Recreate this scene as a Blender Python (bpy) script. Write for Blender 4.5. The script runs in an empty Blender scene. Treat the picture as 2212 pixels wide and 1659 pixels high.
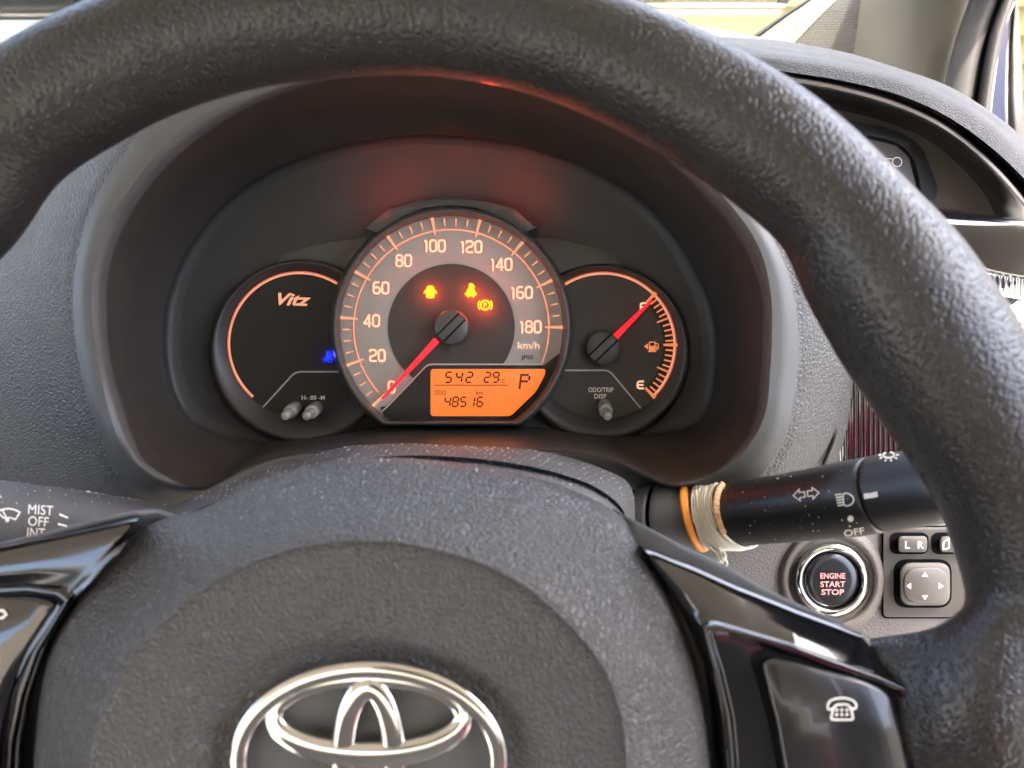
import bpy, bmesh, math, random
import numpy as np
from mathutils import Vector, Matrix
from mathutils.bvhtree import BVHTree
random.seed(7)
R = math.radians
sc = bpy.context.scene
COL = sc.collection

# ------------------------------------------------------------------ camera, sky, sun, exposure
CAM = np.array([0.0, 0.0, 1.15])          # phone held in front of the wheel, metres
PITCH = 30.0                               # degrees below the horizon
F, CX, CY = 1671.0, 1106.0, 829.5          # focal length and centre in the units used for sight lines (2212 wide)
cam_d = bpy.data.cameras.new("camera")
cam = bpy.data.objects.new("camera", cam_d)
COL.objects.link(cam)
cam.location = CAM
cam.rotation_euler = (R(90 - PITCH), 0, 0)
cam_d.sensor_width = 36.0
cam_d.lens = F / 2212 * 36.0
cam_d.clip_start = 0.01
cam_d.clip_end = 200.0
cam_d.dof.use_dof = True
cam_d.dof.focus_distance = 0.385
cam_d.dof.aperture_fstop = 16.0
sc.camera = cam

EXPO = 4.0
sc.view_settings.view_transform = 'Standard'
sc.view_settings.look = 'None'
sc.view_settings.exposure = EXPO
sc.view_settings.gamma = 1.0

SUN_EL, SUN_AZ = 70.0, 82.0               # azimuth clockwise from +Y; the sun stands high to the right of the car
w = bpy.data.worlds.new("World")
sc.world = w
w.use_nodes = True
nt = w.node_tree
sky = nt.nodes.new('ShaderNodeTexSky')
sky.sky_type = 'NISHITA'
sky.sun_disc = False
sky.air_density = 0.7
sky.dust_density = 6.0
sky.ozone_density = 0.5
sky.sun_elevation = R(SUN_EL)
sky.sun_rotation = R(SUN_AZ)
bg = nt.nodes['Background']
nt.links.new(sky.outputs[0], bg.inputs[0])
bg.inputs[1].default_value = 0.15
sun_d = bpy.data.lights.new("sun", 'SUN')
sun_d.energy = 2.0
sun_d.angle = R(0.5)
sun_d.color = (1.0, 0.95, 0.88)
sun = bpy.data.objects.new("sun", sun_d)
COL.objects.link(sun)
_sd = Vector((math.sin(R(SUN_AZ)) * math.cos(R(SUN_EL)), math.cos(R(SUN_AZ)) * math.cos(R(SUN_EL)), math.sin(R(SUN_EL))))
sun.rotation_euler = _sd.to_track_quat('Z', 'Y').to_euler()
sun.location = _sd * 20


def lit(v):                                # brightness of self-lit things for this exposure
    return v / 2 ** EXPO


# ------------------------------------------------------------------ sight-line helpers
_p = R(PITCH)
AX = np.array([1.0, 0, 0])
AU = np.array([0, math.sin(_p), math.cos(_p)])
AF = np.array([0, math.cos(_p), -math.sin(_p)])


def W(px, py, d):
    """point on the sight line (px, py) at depth d metres from the phone"""
    return CAM + AX * ((px - CX) / F * d) + AU * ((CY - py) / F * d) + AF * d


def Wn(a):
    a = np.asarray(a, float)
    return CAM + np.outer((a[:, 0] - CX) / F * a[:, 2], AX) + np.outer((CY - a[:, 1]) / F * a[:, 2], AU) + np.outer(a[:, 2], AF)


def cat(pts, closed=False, k=10):
    """Catmull-Rom through points of any dimension"""
    p = np.asarray(pts, float)
    n = len(p)
    out = []
    segs = n if closed else n - 1
    for i in range(segs):
        if closed:
            a, b, c, d = p[(i - 1) % n], p[i], p[(i + 1) % n], p[(i + 2) % n]
        else:
            b, c = p[i], p[i + 1]
            a = p[i - 1] if i > 0 else 2 * b - c
            d = p[i + 2] if i + 2 < n else 2 * c - b
        # centripetal-ish: limit tangents for uneven spacing
        lb, lc, ld = (np.linalg.norm((b - a)[:2]) + 1e-9, np.linalg.norm((c - b)[:2]) + 1e-9, np.linalg.norm((d - c)[:2]) + 1e-9)
        m1 = ((b - a) / lb * lc + (c - b)) / 2
        m2 = ((c - b) + (d - c) / ld * lc) / 2
        for t in np.arange(k) / k:
            t2, t3 = t * t, t * t * t
            out.append((2 * t3 - 3 * t2 + 1) * b + (t3 - 2 * t2 + t) * m1 + (-2 * t3 + 3 * t2) * c + (t3 - t2) * m2)
    if not closed:
        out.append(p[-1])
    return np.array(out)


def resample(pts, n):
    p = np.asarray(pts, float)
    s = np.concatenate([[0], np.cumsum(np.linalg.norm(np.diff(p[:, :2], axis=0), axis=1))])
    t = np.linspace(0, s[-1], n)
    return np.stack([np.interp(t, s, p[:, j]) for j in range(p.shape[1])], 1)


def line(pts, n, d=None):
    p = [tuple(q) + ((d,) if len(q) == 2 else ()) for q in pts]
    return resample(cat(p), n)


def ring(pts, ctr, n, d=None):
    """closed outline resampled at n even angles about ctr -> (n,3) of px,py,d"""
    p = [tuple(q) + ((d,) if len(q) == 2 else ()) for q in pts]
    q = cat(p, True, 12)
    a = np.unwrap(np.arctan2(q[:, 1] - ctr[1], q[:, 0] - ctr[0]))
    if a[-1] < a[0]:
        q, a = q[::-1], a[::-1]
    r = np.hypot(q[:, 0] - ctr[0], q[:, 1] - ctr[1])
    o = np.argsort(a)
    a, r, dd = a[o], r[o], q[o][:, 2]
    a3 = np.concatenate([a - 2 * np.pi, a, a + 2 * np.pi])
    r3, d3 = np.tile(r, 3), np.tile(dd, 3)
    th = np.linspace(-np.pi, np.pi, n, endpoint=False)
    rr, ddd = np.interp(th, a3, r3), np.interp(th, a3, d3)
    return np.stack([ctr[0] + rr * np.cos(th), ctr[1] + rr * np.sin(th), ddd], 1)


def circ(cx, cy, r, d, n=96, ry=None):
    th = np.linspace(-np.pi, np.pi, n, endpoint=False)
    return np.stack([cx + r * np.cos(th), cy + (ry or r) * np.sin(th), np.full(n, d)], 1)


def smooth_rows(rows, k=6):
    """extra rows between the given ones on a smooth curve"""
    A = np.array(rows)
    n = len(A)
    out = []
    for i in range(n - 1):
        b, c = A[i], A[i + 1]
        a = A[i - 1] if i > 0 else 2 * b - c
        d = A[i + 2] if i + 2 < n else 2 * c - b
        lb = np.linalg.norm(b - a, axis=1)[:, None] + 1e-9
        lc = np.linalg.norm(c - b, axis=1)[:, None] + 1e-9
        ld = np.linalg.norm(d - c, axis=1)[:, None] + 1e-9
        m1 = ((b - a) * lc / lb + (c - b)) / 2
        m2 = ((c - b) + (d - c) * lc / ld) / 2
        for t in np.arange(k) / k:
            t2, t3 = t * t, t ** 3
            out.append((2 * t3 - 3 * t2 + 1) * b + (t3 - 2 * t2 + t) * m1 + (-2 * t3 + 3 * t2) * c + (t3 - t2) * m2)
    out.append(A[-1])
    return out


class MB:
    """collects geometry in world metres and links it as one mesh object"""

    def __init__(self):
        self.v, self.f = [], []

    def add(self, verts, faces):
        o = len(self.v)
        self.v += [tuple(float(c) for c in q) for q in verts]
        self.f += [tuple(i + o for i in fc) for fc in faces]
        return self

    def grid(self, rows, closed=True):
        m, n = len(rows), len(rows[0])
        o = len(self.v)
        for r in rows:
            self.v += [tuple(float(c) for c in q) for q in r]
        for i in range(m - 1):
            for j in range(n if closed else n - 1):
                k = (j + 1) % n
                self.f.append((o + i * n + j, o + i * n + k, o + (i + 1) * n + k, o + (i + 1) * n + j))
        return self

    def cap(self, row):
        o = len(self.v)
        self.v += [tuple(float(c) for c in q) for q in row]
        self.f.append(tuple(range(o, o + len(row))))
        return self

    def plate(self, pts, d, thick=0.003, bev=2.0, curve=False):
        """solid plate from a px outline; front at depth d (number, or per-point as third value), rounded rim of bev px"""
        p = np.array([tuple(q) + ((d,) if len(q) == 2 else ()) for q in pts], float)
        if curve:
            p = cat(p, True, 6)
        area = 0.5 * np.sum(p[:, 0] * np.roll(p[:, 1], -1) - np.roll(p[:, 0], -1) * p[:, 1])
        if area < 0:
            p = p[::-1]
        e = np.roll(p, -1, 0)[:, :2] - p[:, :2]
        e /= np.linalg.norm(e, axis=1)[:, None] + 1e-9
        nrm = np.stack([-e[:, 1], e[:, 0]], 1)
        bis = nrm + np.roll(nrm, 1, 0)
        bis /= np.maximum((bis * bis).sum(1)[:, None] / 2, 0.35)
        bm_ = bev * p[:, 2].mean() / F

        def off(k, dz):
            q = p.copy()
            q[:, :2] += bis * k
            q[:, 2] += dz
            return Wn(q)
        rows = [off(0, thick), off(0, bm_)]
        if bev > 0:
            rows += [off(bev * .3, bm_ * .35), off(bev, 0)]
        self.grid(rows)
        self.cap(rows[-1])
        return self

    def tube(self, path, rad, n=10, closed=False, sx=1.0, sy=1.0, up=None, caps=True, sq=1.0):
        """tube along world points; rad number or list; sx/sy scale the section across / along 'up'"""
        P = np.asarray(path, float)
        m = len(P)
        rad = np.full(m, rad) if np.isscalar(rad) else np.asarray(rad)
        if closed:
            T = np.roll(P, -1, 0) - np.roll(P, 1, 0)
        else:
            T = np.gradient(P, axis=0)
        T /= np.linalg.norm(T, axis=1)[:, None] + 1e-12
        if up is None:
            up = AF
        rows = []
        for i in range(m):
            b = np.cross(T[i], up)
            b /= np.linalg.norm(b) + 1e-12
            u2 = np.cross(b, T[i])
            th = np.linspace(0, 2 * np.pi, n, endpoint=False)
            c_, s_ = np.cos(th), np.sin(th)
            c_, s_ = np.sign(c_) * np.abs(c_) ** sq, np.sign(s_) * np.abs(s_) ** sq
            rows.append(P[i] + rad[i] * (np.outer(c_ * sx, b) + np.outer(s_ * sy, u2)))
        if closed:
            rows.append(rows[0])
        self.grid(rows)
        if not closed and caps:
            self.cap(rows[0])
            self.cap(rows[-1])
        return self

    def ribbon(self, pts, width, d, closed=False):
        """flat stroke in px on the plane at depth d"""
        v, f = stroke(pts, width, closed)
        self.add(Wn(np.c_[v, np.full(len(v), d)]), f)
        return self

    def flat(self, v2, f, d):
        v2 = np.asarray(v2, float)
        self.add(Wn(np.c_[v2, np.full(len(v2), d)]), f)
        return self

    def build(self, name, mat, parent=None, smooth=True, angle=35, label=None):
        me = bpy.data.meshes.new(name)
        o3 = np.array(root_loc(parent)) if parent is not None else np.zeros(3)
        self.origin = None
        v = np.array(self.v)
        if parent is None:
            o3 = v.mean(0)
        me.from_pydata([tuple(q) for q in v - o3], [], self.f)
        me.update()
        bm = bmesh.new()
        bm.from_mesh(me)
        bmesh.ops.remove_doubles(bm, verts=bm.verts, dist=2e-6)
        bmesh.ops.recalc_face_normals(bm, faces=bm.faces)
        bm.to_mesh(me)
        bm.free()
        if smooth:
            me.polygons.foreach_set("use_smooth", [True] * len(me.polygons))
            me.set_sharp_from_angle(angle=R(angle))
        ob = bpy.data.objects.new(name, me)
        me.materials.append(mat)
        COL.objects.link(ob)
        if parent is not None:
            ob.parent = parent
        else:
            ob.location = o3
        if label:
            ob["label"] = label
        return ob


def root_loc(o):
    loc = np.zeros(3)
    while o is not None:
        loc = loc + np.array(o.location)
        o = o.parent
    return loc


def thing(name, label, cat_, loc, group=None):
    o = bpy.data.objects.new(name, None)
    COL.objects.link(o)
    o.location = loc
    o.empty_display_size = 0.02
    o["label"] = label
    o["category"] = cat_
    o["kind"] = "thing"
    if group:
        o["group"] = group
    return o


def tag(o, label, cat_, group=None):
    o["label"] = label
    o["category"] = cat_
    if group:
        o["group"] = group
    return o


def struct(o):
    o["kind"] = "structure"
    return o


# ------------------------------------------------------------------ strokes and lettering
def stroke(pts, width, closed=False):
    p = np.asarray(pts, float)
    n = len(p)
    if closed:
        a, b = p - np.roll(p, 1, 0), np.roll(p, -1, 0) - p
    else:
        a = np.vstack([p[1] - p[0], np.diff(p, axis=0)])
        b = np.vstack([np.diff(p, axis=0), p[-1] - p[-2]])
    a = a / (np.linalg.norm(a, axis=1)[:, None] + 1e-9)
    b = b / (np.linalg.norm(b, axis=1)[:, None] + 1e-9)
    na, nb = np.stack([-a[:, 1], a[:, 0]], 1), np.stack([-b[:, 1], b[:, 0]], 1)
    bi = na + nb
    bi /= np.maximum((bi * bi).sum(1)[:, None] / 2, 0.3)
    w_ = np.full(n, width) if np.isscalar(width) else np.asarray(width)
    L, Rr = p + bi * w_[:, None] / 2, p - bi * w_[:, None] / 2
    v = np.vstack([L, Rr])
    f = []
    for i in range(n if closed else n - 1):
        j = (i + 1) % n
        f.append((i, j, n + j, n + i))
    return v, f


def rounded(pts, r, closed=False, k=4):
    """polyline with rounded corners"""
    p = np.asarray(pts, float)
    n = len(p)
    out = []
    for i in range(n):
        if not closed and i in (0, n - 1):
            out.append(p[i])
            continue
        a, b, c = p[(i - 1) % n], p[i], p[(i + 1) % n]
        u, v = a - b, c - b
        lu, lv = np.linalg.norm(u), np.linalg.norm(v)
        rr = min(r, lu * .49, lv * .49)
        s, e = b + u / lu * rr, b + v / lv * rr
        for t in np.linspace(0, 1, k + 1):
            out.append((1 - t) ** 2 * s + 2 * t * (1 - t) * b + t * t * e)
    return np.array(out)


DIGIT = {  # squared gauge numerals: strokes in a box 0..1 wide, 0 (top) .. 1 (bottom)
    '0': [([(0, 0), (1, 0), (1, 1), (0, 1)], True)],
    '1': [([(.25, .08), (.62, .08), (.62, 1.1)], False)],
    '2': [([(0, .22), (0, 0), (1, 0), (1, .47), (0, .58), (0, 1), (1.08, 1)], False)],
    '4': [([(.78, 1.1), (.78, -.02), (-.05, .74), (1.15, .74)], False)],
    '6': [([(.95, 0), (0, 0), (0, 1), (1, 1), (1, .45), (0, .45)], False)],
    '8': [([(.04, 0), (.96, 0), (.96, .46), (.04, .46)], True), ([(0, .46), (1, .46), (1, 1), (0, 1)], True)],
}


def numeral(text, cx, cy, h, wpx):
    adv = {c: (h * .78 if c != '1' else h * .5) for c in text}
    tot = sum(adv[c] for c in text) - h * .22
    x = cx - tot / 2
    V, Fc = [], []
    for c in text:
        bw = h * .56
        for pts, closed in DIGIT[c]:
            q = [(x + a * bw - (bw * .3 if c == '1' else 0), cy - h / 2 + b * h) for a, b in pts]
            q = rounded(q, h * .24 if c != '4' else h * .06, closed)
            v, f = stroke(q, wpx, closed)
            o = len(V)
            V += list(v)
            Fc += [tuple(i + o for i in t) for t in f]
        x += adv[c]
    return np.array(V), Fc


SEG = {'0': 'abcdef', '1': 'bc', '2': 'abged', '3': 'abgcd', '4': 'fgbc', '5': 'afgcd', '6': 'afgedc', '8': 'abcdefg', '9': 'abcdfg'}


def lcd(text, x, cy, h, wd, gap, slant=.14, t=None):
    t = t or h * .155
    V, Fc = [], []
    for c in text:
        if c == ' ':
            x += gap * .4
            continue
        x0, x1, y0, ym, y1 = 0, wd, -h / 2, 0, h / 2
        segs = {'a': ((x0, y0), (x1, y0)), 'b': ((x1, y0), (x1, ym)), 'c': ((x1, ym), (x1, y1)), 'd': ((x0, y1), (x1, y1)),
                'e': ((x0, ym), (x0, y1)), 'f': ((x0, y0), (x0, ym)), 'g': ((x0, ym), (x1, ym))}
        for s in SEG[c]:
            a, b = np.array(segs[s][0], float), np.array(segs[s][1], float)
            u = (b - a) / np.linalg.norm(b - a)
            n_ = np.array([-u[1], u[0]])
            a, b = a + u * t * .15, b - u * t * .15
            q = [a, a + u * t * .5 + n_ * t / 2, b - u * t * .5 + n_ * t / 2, b, b - u * t * .5 - n_ * t / 2, a + u * t * .5 - n_ * t / 2]
            o = len(V)
            V += [(x + z[0] - z[1] * slant, cy + z[1]) for z in q]
            Fc.append(tuple(range(o, o + 6)))
        x += gap
    return np.array(V), Fc


def text2d(body, cx, cy, h=None, wd=None, rot=0.0, bold=0.0, shear=0.0, sx=1.0, align_h=None):
    """built-in font as flat px geometry, fitted to height h (of the drawn letters) or width wd"""
    cu = bpy.data.curves.new("lettering", 'FONT')
    cu.body = body
    cu.size = 1.0
    cu.offset = bold
    cu.shear = shear
    cu.resolution_u = 3
    ob = bpy.data.objects.new("lettering", cu)
    COL.objects.link(ob)
    dg = bpy.context.evaluated_depsgraph_get()
    me = bpy.data.meshes.new_from_object(ob.evaluated_get(dg))
    bpy.data.objects.remove(ob)
    bpy.data.curves.remove(cu)
    v = np.array([tuple(q.co)[:2] for q in me.vertices])
    f = [tuple(q.vertices) for q in me.polygons]
    bpy.data.meshes.remove(me)
    lo, hi = v.min(0), v.max(0)
    v = v - (lo + hi) / 2
    kx = ky = None
    if h:
        ky = h / (hi[1] - lo[1])
    if wd:
        kx = wd / (hi[0] - lo[0])
    kx = kx or ky * sx
    ky = ky or kx
    v = v * (kx, -ky)
    c, s = math.cos(R(rot)), math.sin(R(rot))
    v = np.stack([v[:, 0] * c - v[:, 1] * s + cx, v[:, 0] * s + v[:, 1] * c + cy], 1)
    return v, f


def join2d(parts):
    V, Fc = [], []
    for v, f in parts:
        o = len(V)
        V += [tuple(q) for q in v]
        Fc += [tuple(i + o for i in t) for t in f]
    return np.array(V), Fc


def disc2d(cx, cy, r, n=20, ry=None):
    th = np.linspace(0, 2 * np.pi, n, endpoint=False)
    return np.stack([cx + r * np.cos(th), cy + (ry or r) * np.sin(th)], 1), [tuple(range(n))]


def poly2d(pts):
    return np.array(pts, float), [tuple(range(len(pts)))]


def arc2d(cx, cy, r, a0, a1, n=30):
    th = np.radians(np.linspace(a0, a1, n))
    return np.stack([cx + r * np.cos(th), cy - r * np.sin(th)], 1)


def bvh(ob):
    me = ob.data
    o3 = root_loc(ob)
    return BVHTree.FromPolygons([Vector(np.array(v.co) + o3) for v in me.vertices], [tuple(p.vertices) for p in me.polygons])


def print_on(tree, v2, f, lift=0.0004, fallback=None):
    """flat print wrapped onto a real surface: each point is carried along its sight line to that surface"""
    out = []
    c = Vector(CAM)
    last = fallback
    for q in v2:
        dr = Vector(W(q[0], q[1], 1.0) - CAM).normalized()
        hit = tree.ray_cast(c, dr)
        if hit[0] is None:
            out.append(W(q[0], q[1], last if last else .25))
        else:
            nn = hit[1] if hit[1].dot(dr) < 0 else -hit[1]
            out.append(np.array(hit[0] + nn * lift))
            last = float(np.dot(np.array(hit[0]) - CAM, AF))
    m = MB()
    m.add(out, f)
    return m


# ------------------------------------------------------------------ materials
def new_mat(name):
    m = bpy.data.materials.new(name)
    m.use_nodes = True
    return m, m.node_tree, m.node_tree.nodes['Principled BSDF']


def grained(name, col, rough=.5, scale=700, bump=.25, dist=.0003, stretch=(1, 1, 1), spec=.5, var=.12, edge=.22, fine=0.0, coat=0.0, sheen=0.0):
    """moulded plastic / leather: pebbled cells with creases between, colour wear and uneven gloss"""
    m, t, b = new_mat(name)
    n, l = t.nodes, t.links
    tc = n.new('ShaderNodeTexCoord')
    mp = n.new('ShaderNodeMapping')
    mp.inputs['Scale'].default_value = stretch
    l.new(tc.outputs['Object'], mp.inputs[0])
    ns = n.new('ShaderNodeTexNoise')
    ns.inputs['Scale'].default_value = scale * .55
    ns.inputs['Detail'].default_value = 2
    l.new(mp.outputs[0], ns.inputs['Vector'])
    mx = n.new('ShaderNodeVectorMath')
    mx.operation = 'MULTIPLY_ADD'
    mx.inputs[1].default_value = (.35 / scale,) * 3
    l.new(ns.outputs['Color'], mx.inputs[0])
    l.new(mp.outputs[0], mx.inputs[2])
    vo = n.new('ShaderNodeTexVoronoi')
    vo.feature = 'DISTANCE_TO_EDGE'
    vo.inputs['Scale'].default_value = scale
    l.new(mx.outputs[0], vo.inputs['Vector'])
    mr = n.new('ShaderNodeMapRange')
    mr.interpolation_type = 'SMOOTHSTEP'
    mr.inputs['From Max'].default_value = edge
    l.new(vo.outputs['Distance'], mr.inputs['Value'])
    n2 = n.new('ShaderNodeTexNoise')
    n2.inputs['Scale'].default_value = scale * 3.0
    n2.inputs['Detail'].default_value = 2
    l.new(tc.outputs['Object'], n2.inputs['Vector'])
    ad = n.new('ShaderNodeMath')
    ad.operation = 'MULTIPLY_ADD'
    ad.inputs[1].default_value = .35 + fine
    l.new(n2.outputs['Fac'], ad.inputs[0])
    l.new(mr.outputs[0], ad.inputs[2])
    bp = n.new('ShaderNodeBump')
    bp.inputs['Strength'].default_value = bump
    bp.inputs['Distance'].default_value = dist
    l.new(ad.outputs[0], bp.inputs['Height'])
    l.new(bp.outputs[0], b.inputs['Normal'])
    # handled, slightly uneven surface
    n3 = n.new('ShaderNodeTexNoise')
    n3.inputs['Scale'].default_value = 38
    n3.inputs['Detail'].default_value = 5
    n3.inputs['Roughness'].default_value = .65
    l.new(tc.outputs['Object'], n3.inputs['Vector'])
    r2 = n.new('ShaderNodeMapRange')
    r2.inputs['From Min'].default_value = .3
    r2.inputs['From Max'].default_value = .7
    r2.inputs['To Min'].default_value = max(rough - .09, .02)
    r2.inputs['To Max'].default_value = min(rough + .09, 1)
    l.new(n3.outputs['Fac'], r2.inputs['Value'])
    l.new(r2.outputs[0], b.inputs['Roughness'])
    cr = n.new('ShaderNodeMixRGB')
    cr.inputs[1].default_value = tuple(c * (1 - var) for c in col) + (1,)
    cr.inputs[2].default_value = tuple(c * (1 + var) for c in col) + (1,)
    l.new(n3.outputs['Fac'], cr.inputs[0])
    l.new(cr.outputs[0], b.inputs['Base Color'])
    b.inputs['Specular IOR Level'].default_value = spec
    b.inputs['Coat Weight'].default_value = coat
    b.inputs['Sheen Weight'].default_value = sheen
    return m


def pitted(name, col, rough, scale, bump, dist):
    """moulded rim skin: smooth pebbles with small dark pits and faint creases between them"""
    m = grained(name, col, rough, scale * .75, .2, .0003, (1, 1, 1), .5, .15, .24, -.25)
    t = m.node_tree
    n, l = t.nodes, t.links
    b = n['Principled BSDF']
    tc = [q for q in n if q.bl_idname == 'ShaderNodeTexCoord'][0]
    b0 = b.inputs['Normal'].links[0].from_node
    c0 = b.inputs['Base Color'].links[0].from_socket
    ns = n.new('ShaderNodeTexNoise')
    ns.inputs['Scale'].default_value = scale * .7
    l.new(tc.outputs['Object'], ns.inputs['Vector'])
    mx = n.new('ShaderNodeVectorMath')
    mx.operation = 'MULTIPLY_ADD'
    mx.inputs[1].default_value = (1.0 / scale,) * 3
    l.new(ns.outputs['Color'], mx.inputs[0])
    l.new(tc.outputs['Object'], mx.inputs[2])
    vo = n.new('ShaderNodeTexVoronoi')
    vo.inputs['Scale'].default_value = scale
    l.new(mx.outputs[0], vo.inputs['Vector'])
    mr = n.new('ShaderNodeMapRange')
    mr.interpolation_type = 'SMOOTHSTEP'
    mr.inputs['From Min'].default_value = .10
    mr.inputs['From Max'].default_value = .58
    l.new(vo.outputs['Distance'], mr.inputs['Value'])
    bp = n.new('ShaderNodeBump')
    bp.inputs['Strength'].default_value = bump
    bp.inputs['Distance'].default_value = dist
    l.new(mr.outputs[0], bp.inputs['Height'])
    l.new(b0.outputs[0], bp.inputs['Normal'])
    l.new(bp.outputs[0], b.inputs['Normal'])
    mc_ = n.new('ShaderNodeMixRGB')
    mc_.blend_type = 'MULTIPLY'
    mc_.inputs[0].default_value = 1.0
    rp = n.new('ShaderNodeMapRange')
    rp.inputs['To Min'].default_value = .45
    rp.inputs['To Max'].default_value = 1.0
    l.new(mr.outputs[0], rp.inputs['Value'])
    l.new(c0, mc_.inputs[1])
    l.new(rp.outputs[0], mc_.inputs[2])
    l.new(mc_.outputs[0], b.inputs['Base Color'])
    return m


def satin(name, col, rough=.45, spec=.5, metal=0.0, coat=0.0, bump=.04, scale=2500, var=.1, smudge=.06):
    """smooth moulded or plated surface with faint texture and smudges"""
    m, t, b = new_mat(name)
    n, l = t.nodes, t.links
    tc = n.new('ShaderNodeTexCoord')
    n1 = n.new('ShaderNodeTexNoise')
    n1.inputs['Scale'].default_value = scale
    n1.inputs['Detail'].default_value = 2
    l.new(tc.outputs['Object'], n1.inputs['Vector'])
    bp = n.new('ShaderNodeBump')
    bp.inputs['Strength'].default_value = bump
    bp.inputs['Distance'].default_value = .0002
    l.new(n1.outputs['Fac'], bp.inputs['Height'])
    if bump:
        l.new(bp.outputs[0], b.inputs['Normal'])
    n3 = n.new('ShaderNodeTexNoise')
    n3.inputs['Scale'].default_value = 55
    n3.inputs['Detail'].default_value = 6
    n3.inputs['Roughness'].default_value = .7
    l.new(tc.outputs['Object'], n3.inputs['Vector'])
    r2 = n.new('ShaderNodeMapRange')
    r2.inputs['From Min'].default_value = .3
    r2.inputs['From Max'].default_value = .7
    r2.inputs['To Min'].default_value = max(rough - smudge, .01)
    r2.inputs['To Max'].default_value = min(rough + smudge, 1)
    l.new(n3.outputs['Fac'], r2.inputs['Value'])
    l.new(r2.outputs[0], b.inputs['Roughness'])
    cr = n.new('ShaderNodeMixRGB')
    cr.inputs[1].default_value = tuple(c * (1 - var) for c in col) + (1,)
    cr.inputs[2].default_value = tuple(c * (1 + var) for c in col) + (1,)
    l.new(n3.outputs['Fac'], cr.inputs[0])
    l.new(cr.outputs[0], b.inputs['Base Color'])
    b.inputs['Metallic'].default_value = metal
    b.inputs['Specular IOR Level'].default_value = spec
    b.inputs['Coat Weight'].default_value = coat
    b.inputs['Coat Roughness'].default_value = .03
    return m


def glowing(name, col, strength, base=(.3, .2, .15), rough=.5, var=.12):
    """lit print or lamp behind a lens, a little uneven"""
    m, t, b = new_mat(name)
    n, l = t.nodes, t.links
    tc = n.new('ShaderNodeTexCoord')
    n3 = n.new('ShaderNodeTexNoise')
    n3.inputs['Scale'].default_value = 160
    n3.inputs['Detail'].default_value = 2
    l.new(tc.outputs['Object'], n3.inputs['Vector'])
    r2 = n.new('ShaderNodeMapRange')
    r2.inputs['From Min'].default_value = .3
    r2.inputs['From Max'].default_value = .7
    r2.inputs['To Min'].default_value = lit(strength) * (1 - var)
    r2.inputs['To Max'].default_value = lit(strength) * (1 + var)
    l.new(n3.outputs['Fac'], r2.inputs['Value'])
    l.new(r2.outputs[0], b.inputs['Emission Strength'])
    b.inputs['Emission Color'].default_value = col + (1,)
    b.inputs['Base Color'].default_value = base + (1,)
    b.inputs['Roughness'].default_value = rough
    return m


M = {}
M['rim'] = pitted('rim_leather', (.0195, .019, .0175), .33, 800, .46, .00042)
M['pad'] = grained('pad_leather', (.058, .056, .051), .44, 600, .62, .0005, (1, 1, 1), .5, .12, .26)
M['dash'] = grained('dash_grain', (.060, .060, .055), .48, 620, .6, .0006, (1, 1, 1), .5, .1, .28)
M['dash_pad'] = grained('dash_pad_grain', (.040, .041, .042), .55, 620, .6, .0006, (1, 1, 1), .22, .1, .28)
M['lower'] = grained('lower_dash_grain', (.13, .115, .098), .5, 760, .35, .0004, (1, 1, 1), .5, .1, .26)
M['lip'] = satin('hood_lip_plastic', (.080, .080, .073), .5, .5, bump=.25, scale=1500)
M['shroud'] = satin('hood_shroud_plastic', (.044, .038, .032), .40, .45, bump=.12, scale=1800)
M['column'] = grained('column_plastic', (.075, .077, .078), .5, 1300, .3, .0003, (1, 1, 1), .5, .3)
M['matte'] = satin('matte_black', (.012, .012, .012), .6, .3)
M['void'] = satin('gap_black', (.004, .004, .004), .8, .1)
M['gloss'] = satin('piano_black', (.005, .005, .006), .09, .6, coat=.5, bump=.0, smudge=.07)
M['gloss_soft'] = satin('soft_gloss_black', (.012, .012, .012), .2, .55, coat=.3, bump=.02, smudge=.08)
M['chrome'] = satin('chrome', (.66, .65, .63), .07, .5, 1.0, bump=.0, var=.04, smudge=.04)
M['panel'] = satin('cluster_panel', (.036, .037, .034), .5, .35, bump=.06)
M['shoulder'] = satin('gauge_shoulder', (.095, .090, .078), .5, .35, bump=.06)
M['dial'] = satin('dial_black', (.028, .026, .023), .5, .3, bump=.03)
M['dial_r'] = satin('dial_charcoal', (.070, .065, .056), .5, .3, bump=.03)
M['speedo'] = satin('speedo_grey', (.36, .335, .295), .42, .4, bump=.05)
M['speedo_in'] = satin('speedo_disc', (.060, .054, .047), .5, .3, bump=.03)
M['bezel'] = satin('bezel_plastic', (.066, .063, .056), .4, .45, bump=.05)
M['hub'] = satin('needle_hub_plastic', (.075, .073, .068), .35, .5, bump=.05)
M['white'] = satin('white_print', (.88, .85, .76), .55, .3)
M['silver'] = satin('silver_line', (.50, .48, .44), .4, .5, .3)
M['num'] = glowing('lit_numeral', (1.0, .58, .38), .95, (.45, .3, .22))
M['num_halo'] = glowing('lit_numeral_halo', (1.0, .20, .07), .42, (.3, .12, .08))  # wider under-layer, paints an orange glow halo round the lit strokes
M['tick'] = glowing('lit_tick', (1.0, .44, .26), .78, (.4, .2, .12))
M['tick_r'] = glowing('lit_fuel_tick', (1.0, .27, .09), .72, (.4, .18, .1))
M['arc'] = glowing('lit_arc', (1.0, .40, .26), .80, (.4, .2, .12))
M['needle'] = glowing('lit_needle', (1.0, .012, .03), .95, (.5, .02, .02))
M['lcd'] = glowing('amber_display', (1.0, .19, .022), .92, (.3, .1, .03), .35, .06)
M['lcd_ink'] = satin('display_ink', (.02, .005, .002), .5, .3)
M['warn'] = glowing('amber_warning', (1.0, .62, .0), 1.5, (.5, .3, .02))
M['warn_edge'] = glowing('amber_warning_edge', (1.0, .10, .0), .75, (.5, .1, .02))
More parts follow.
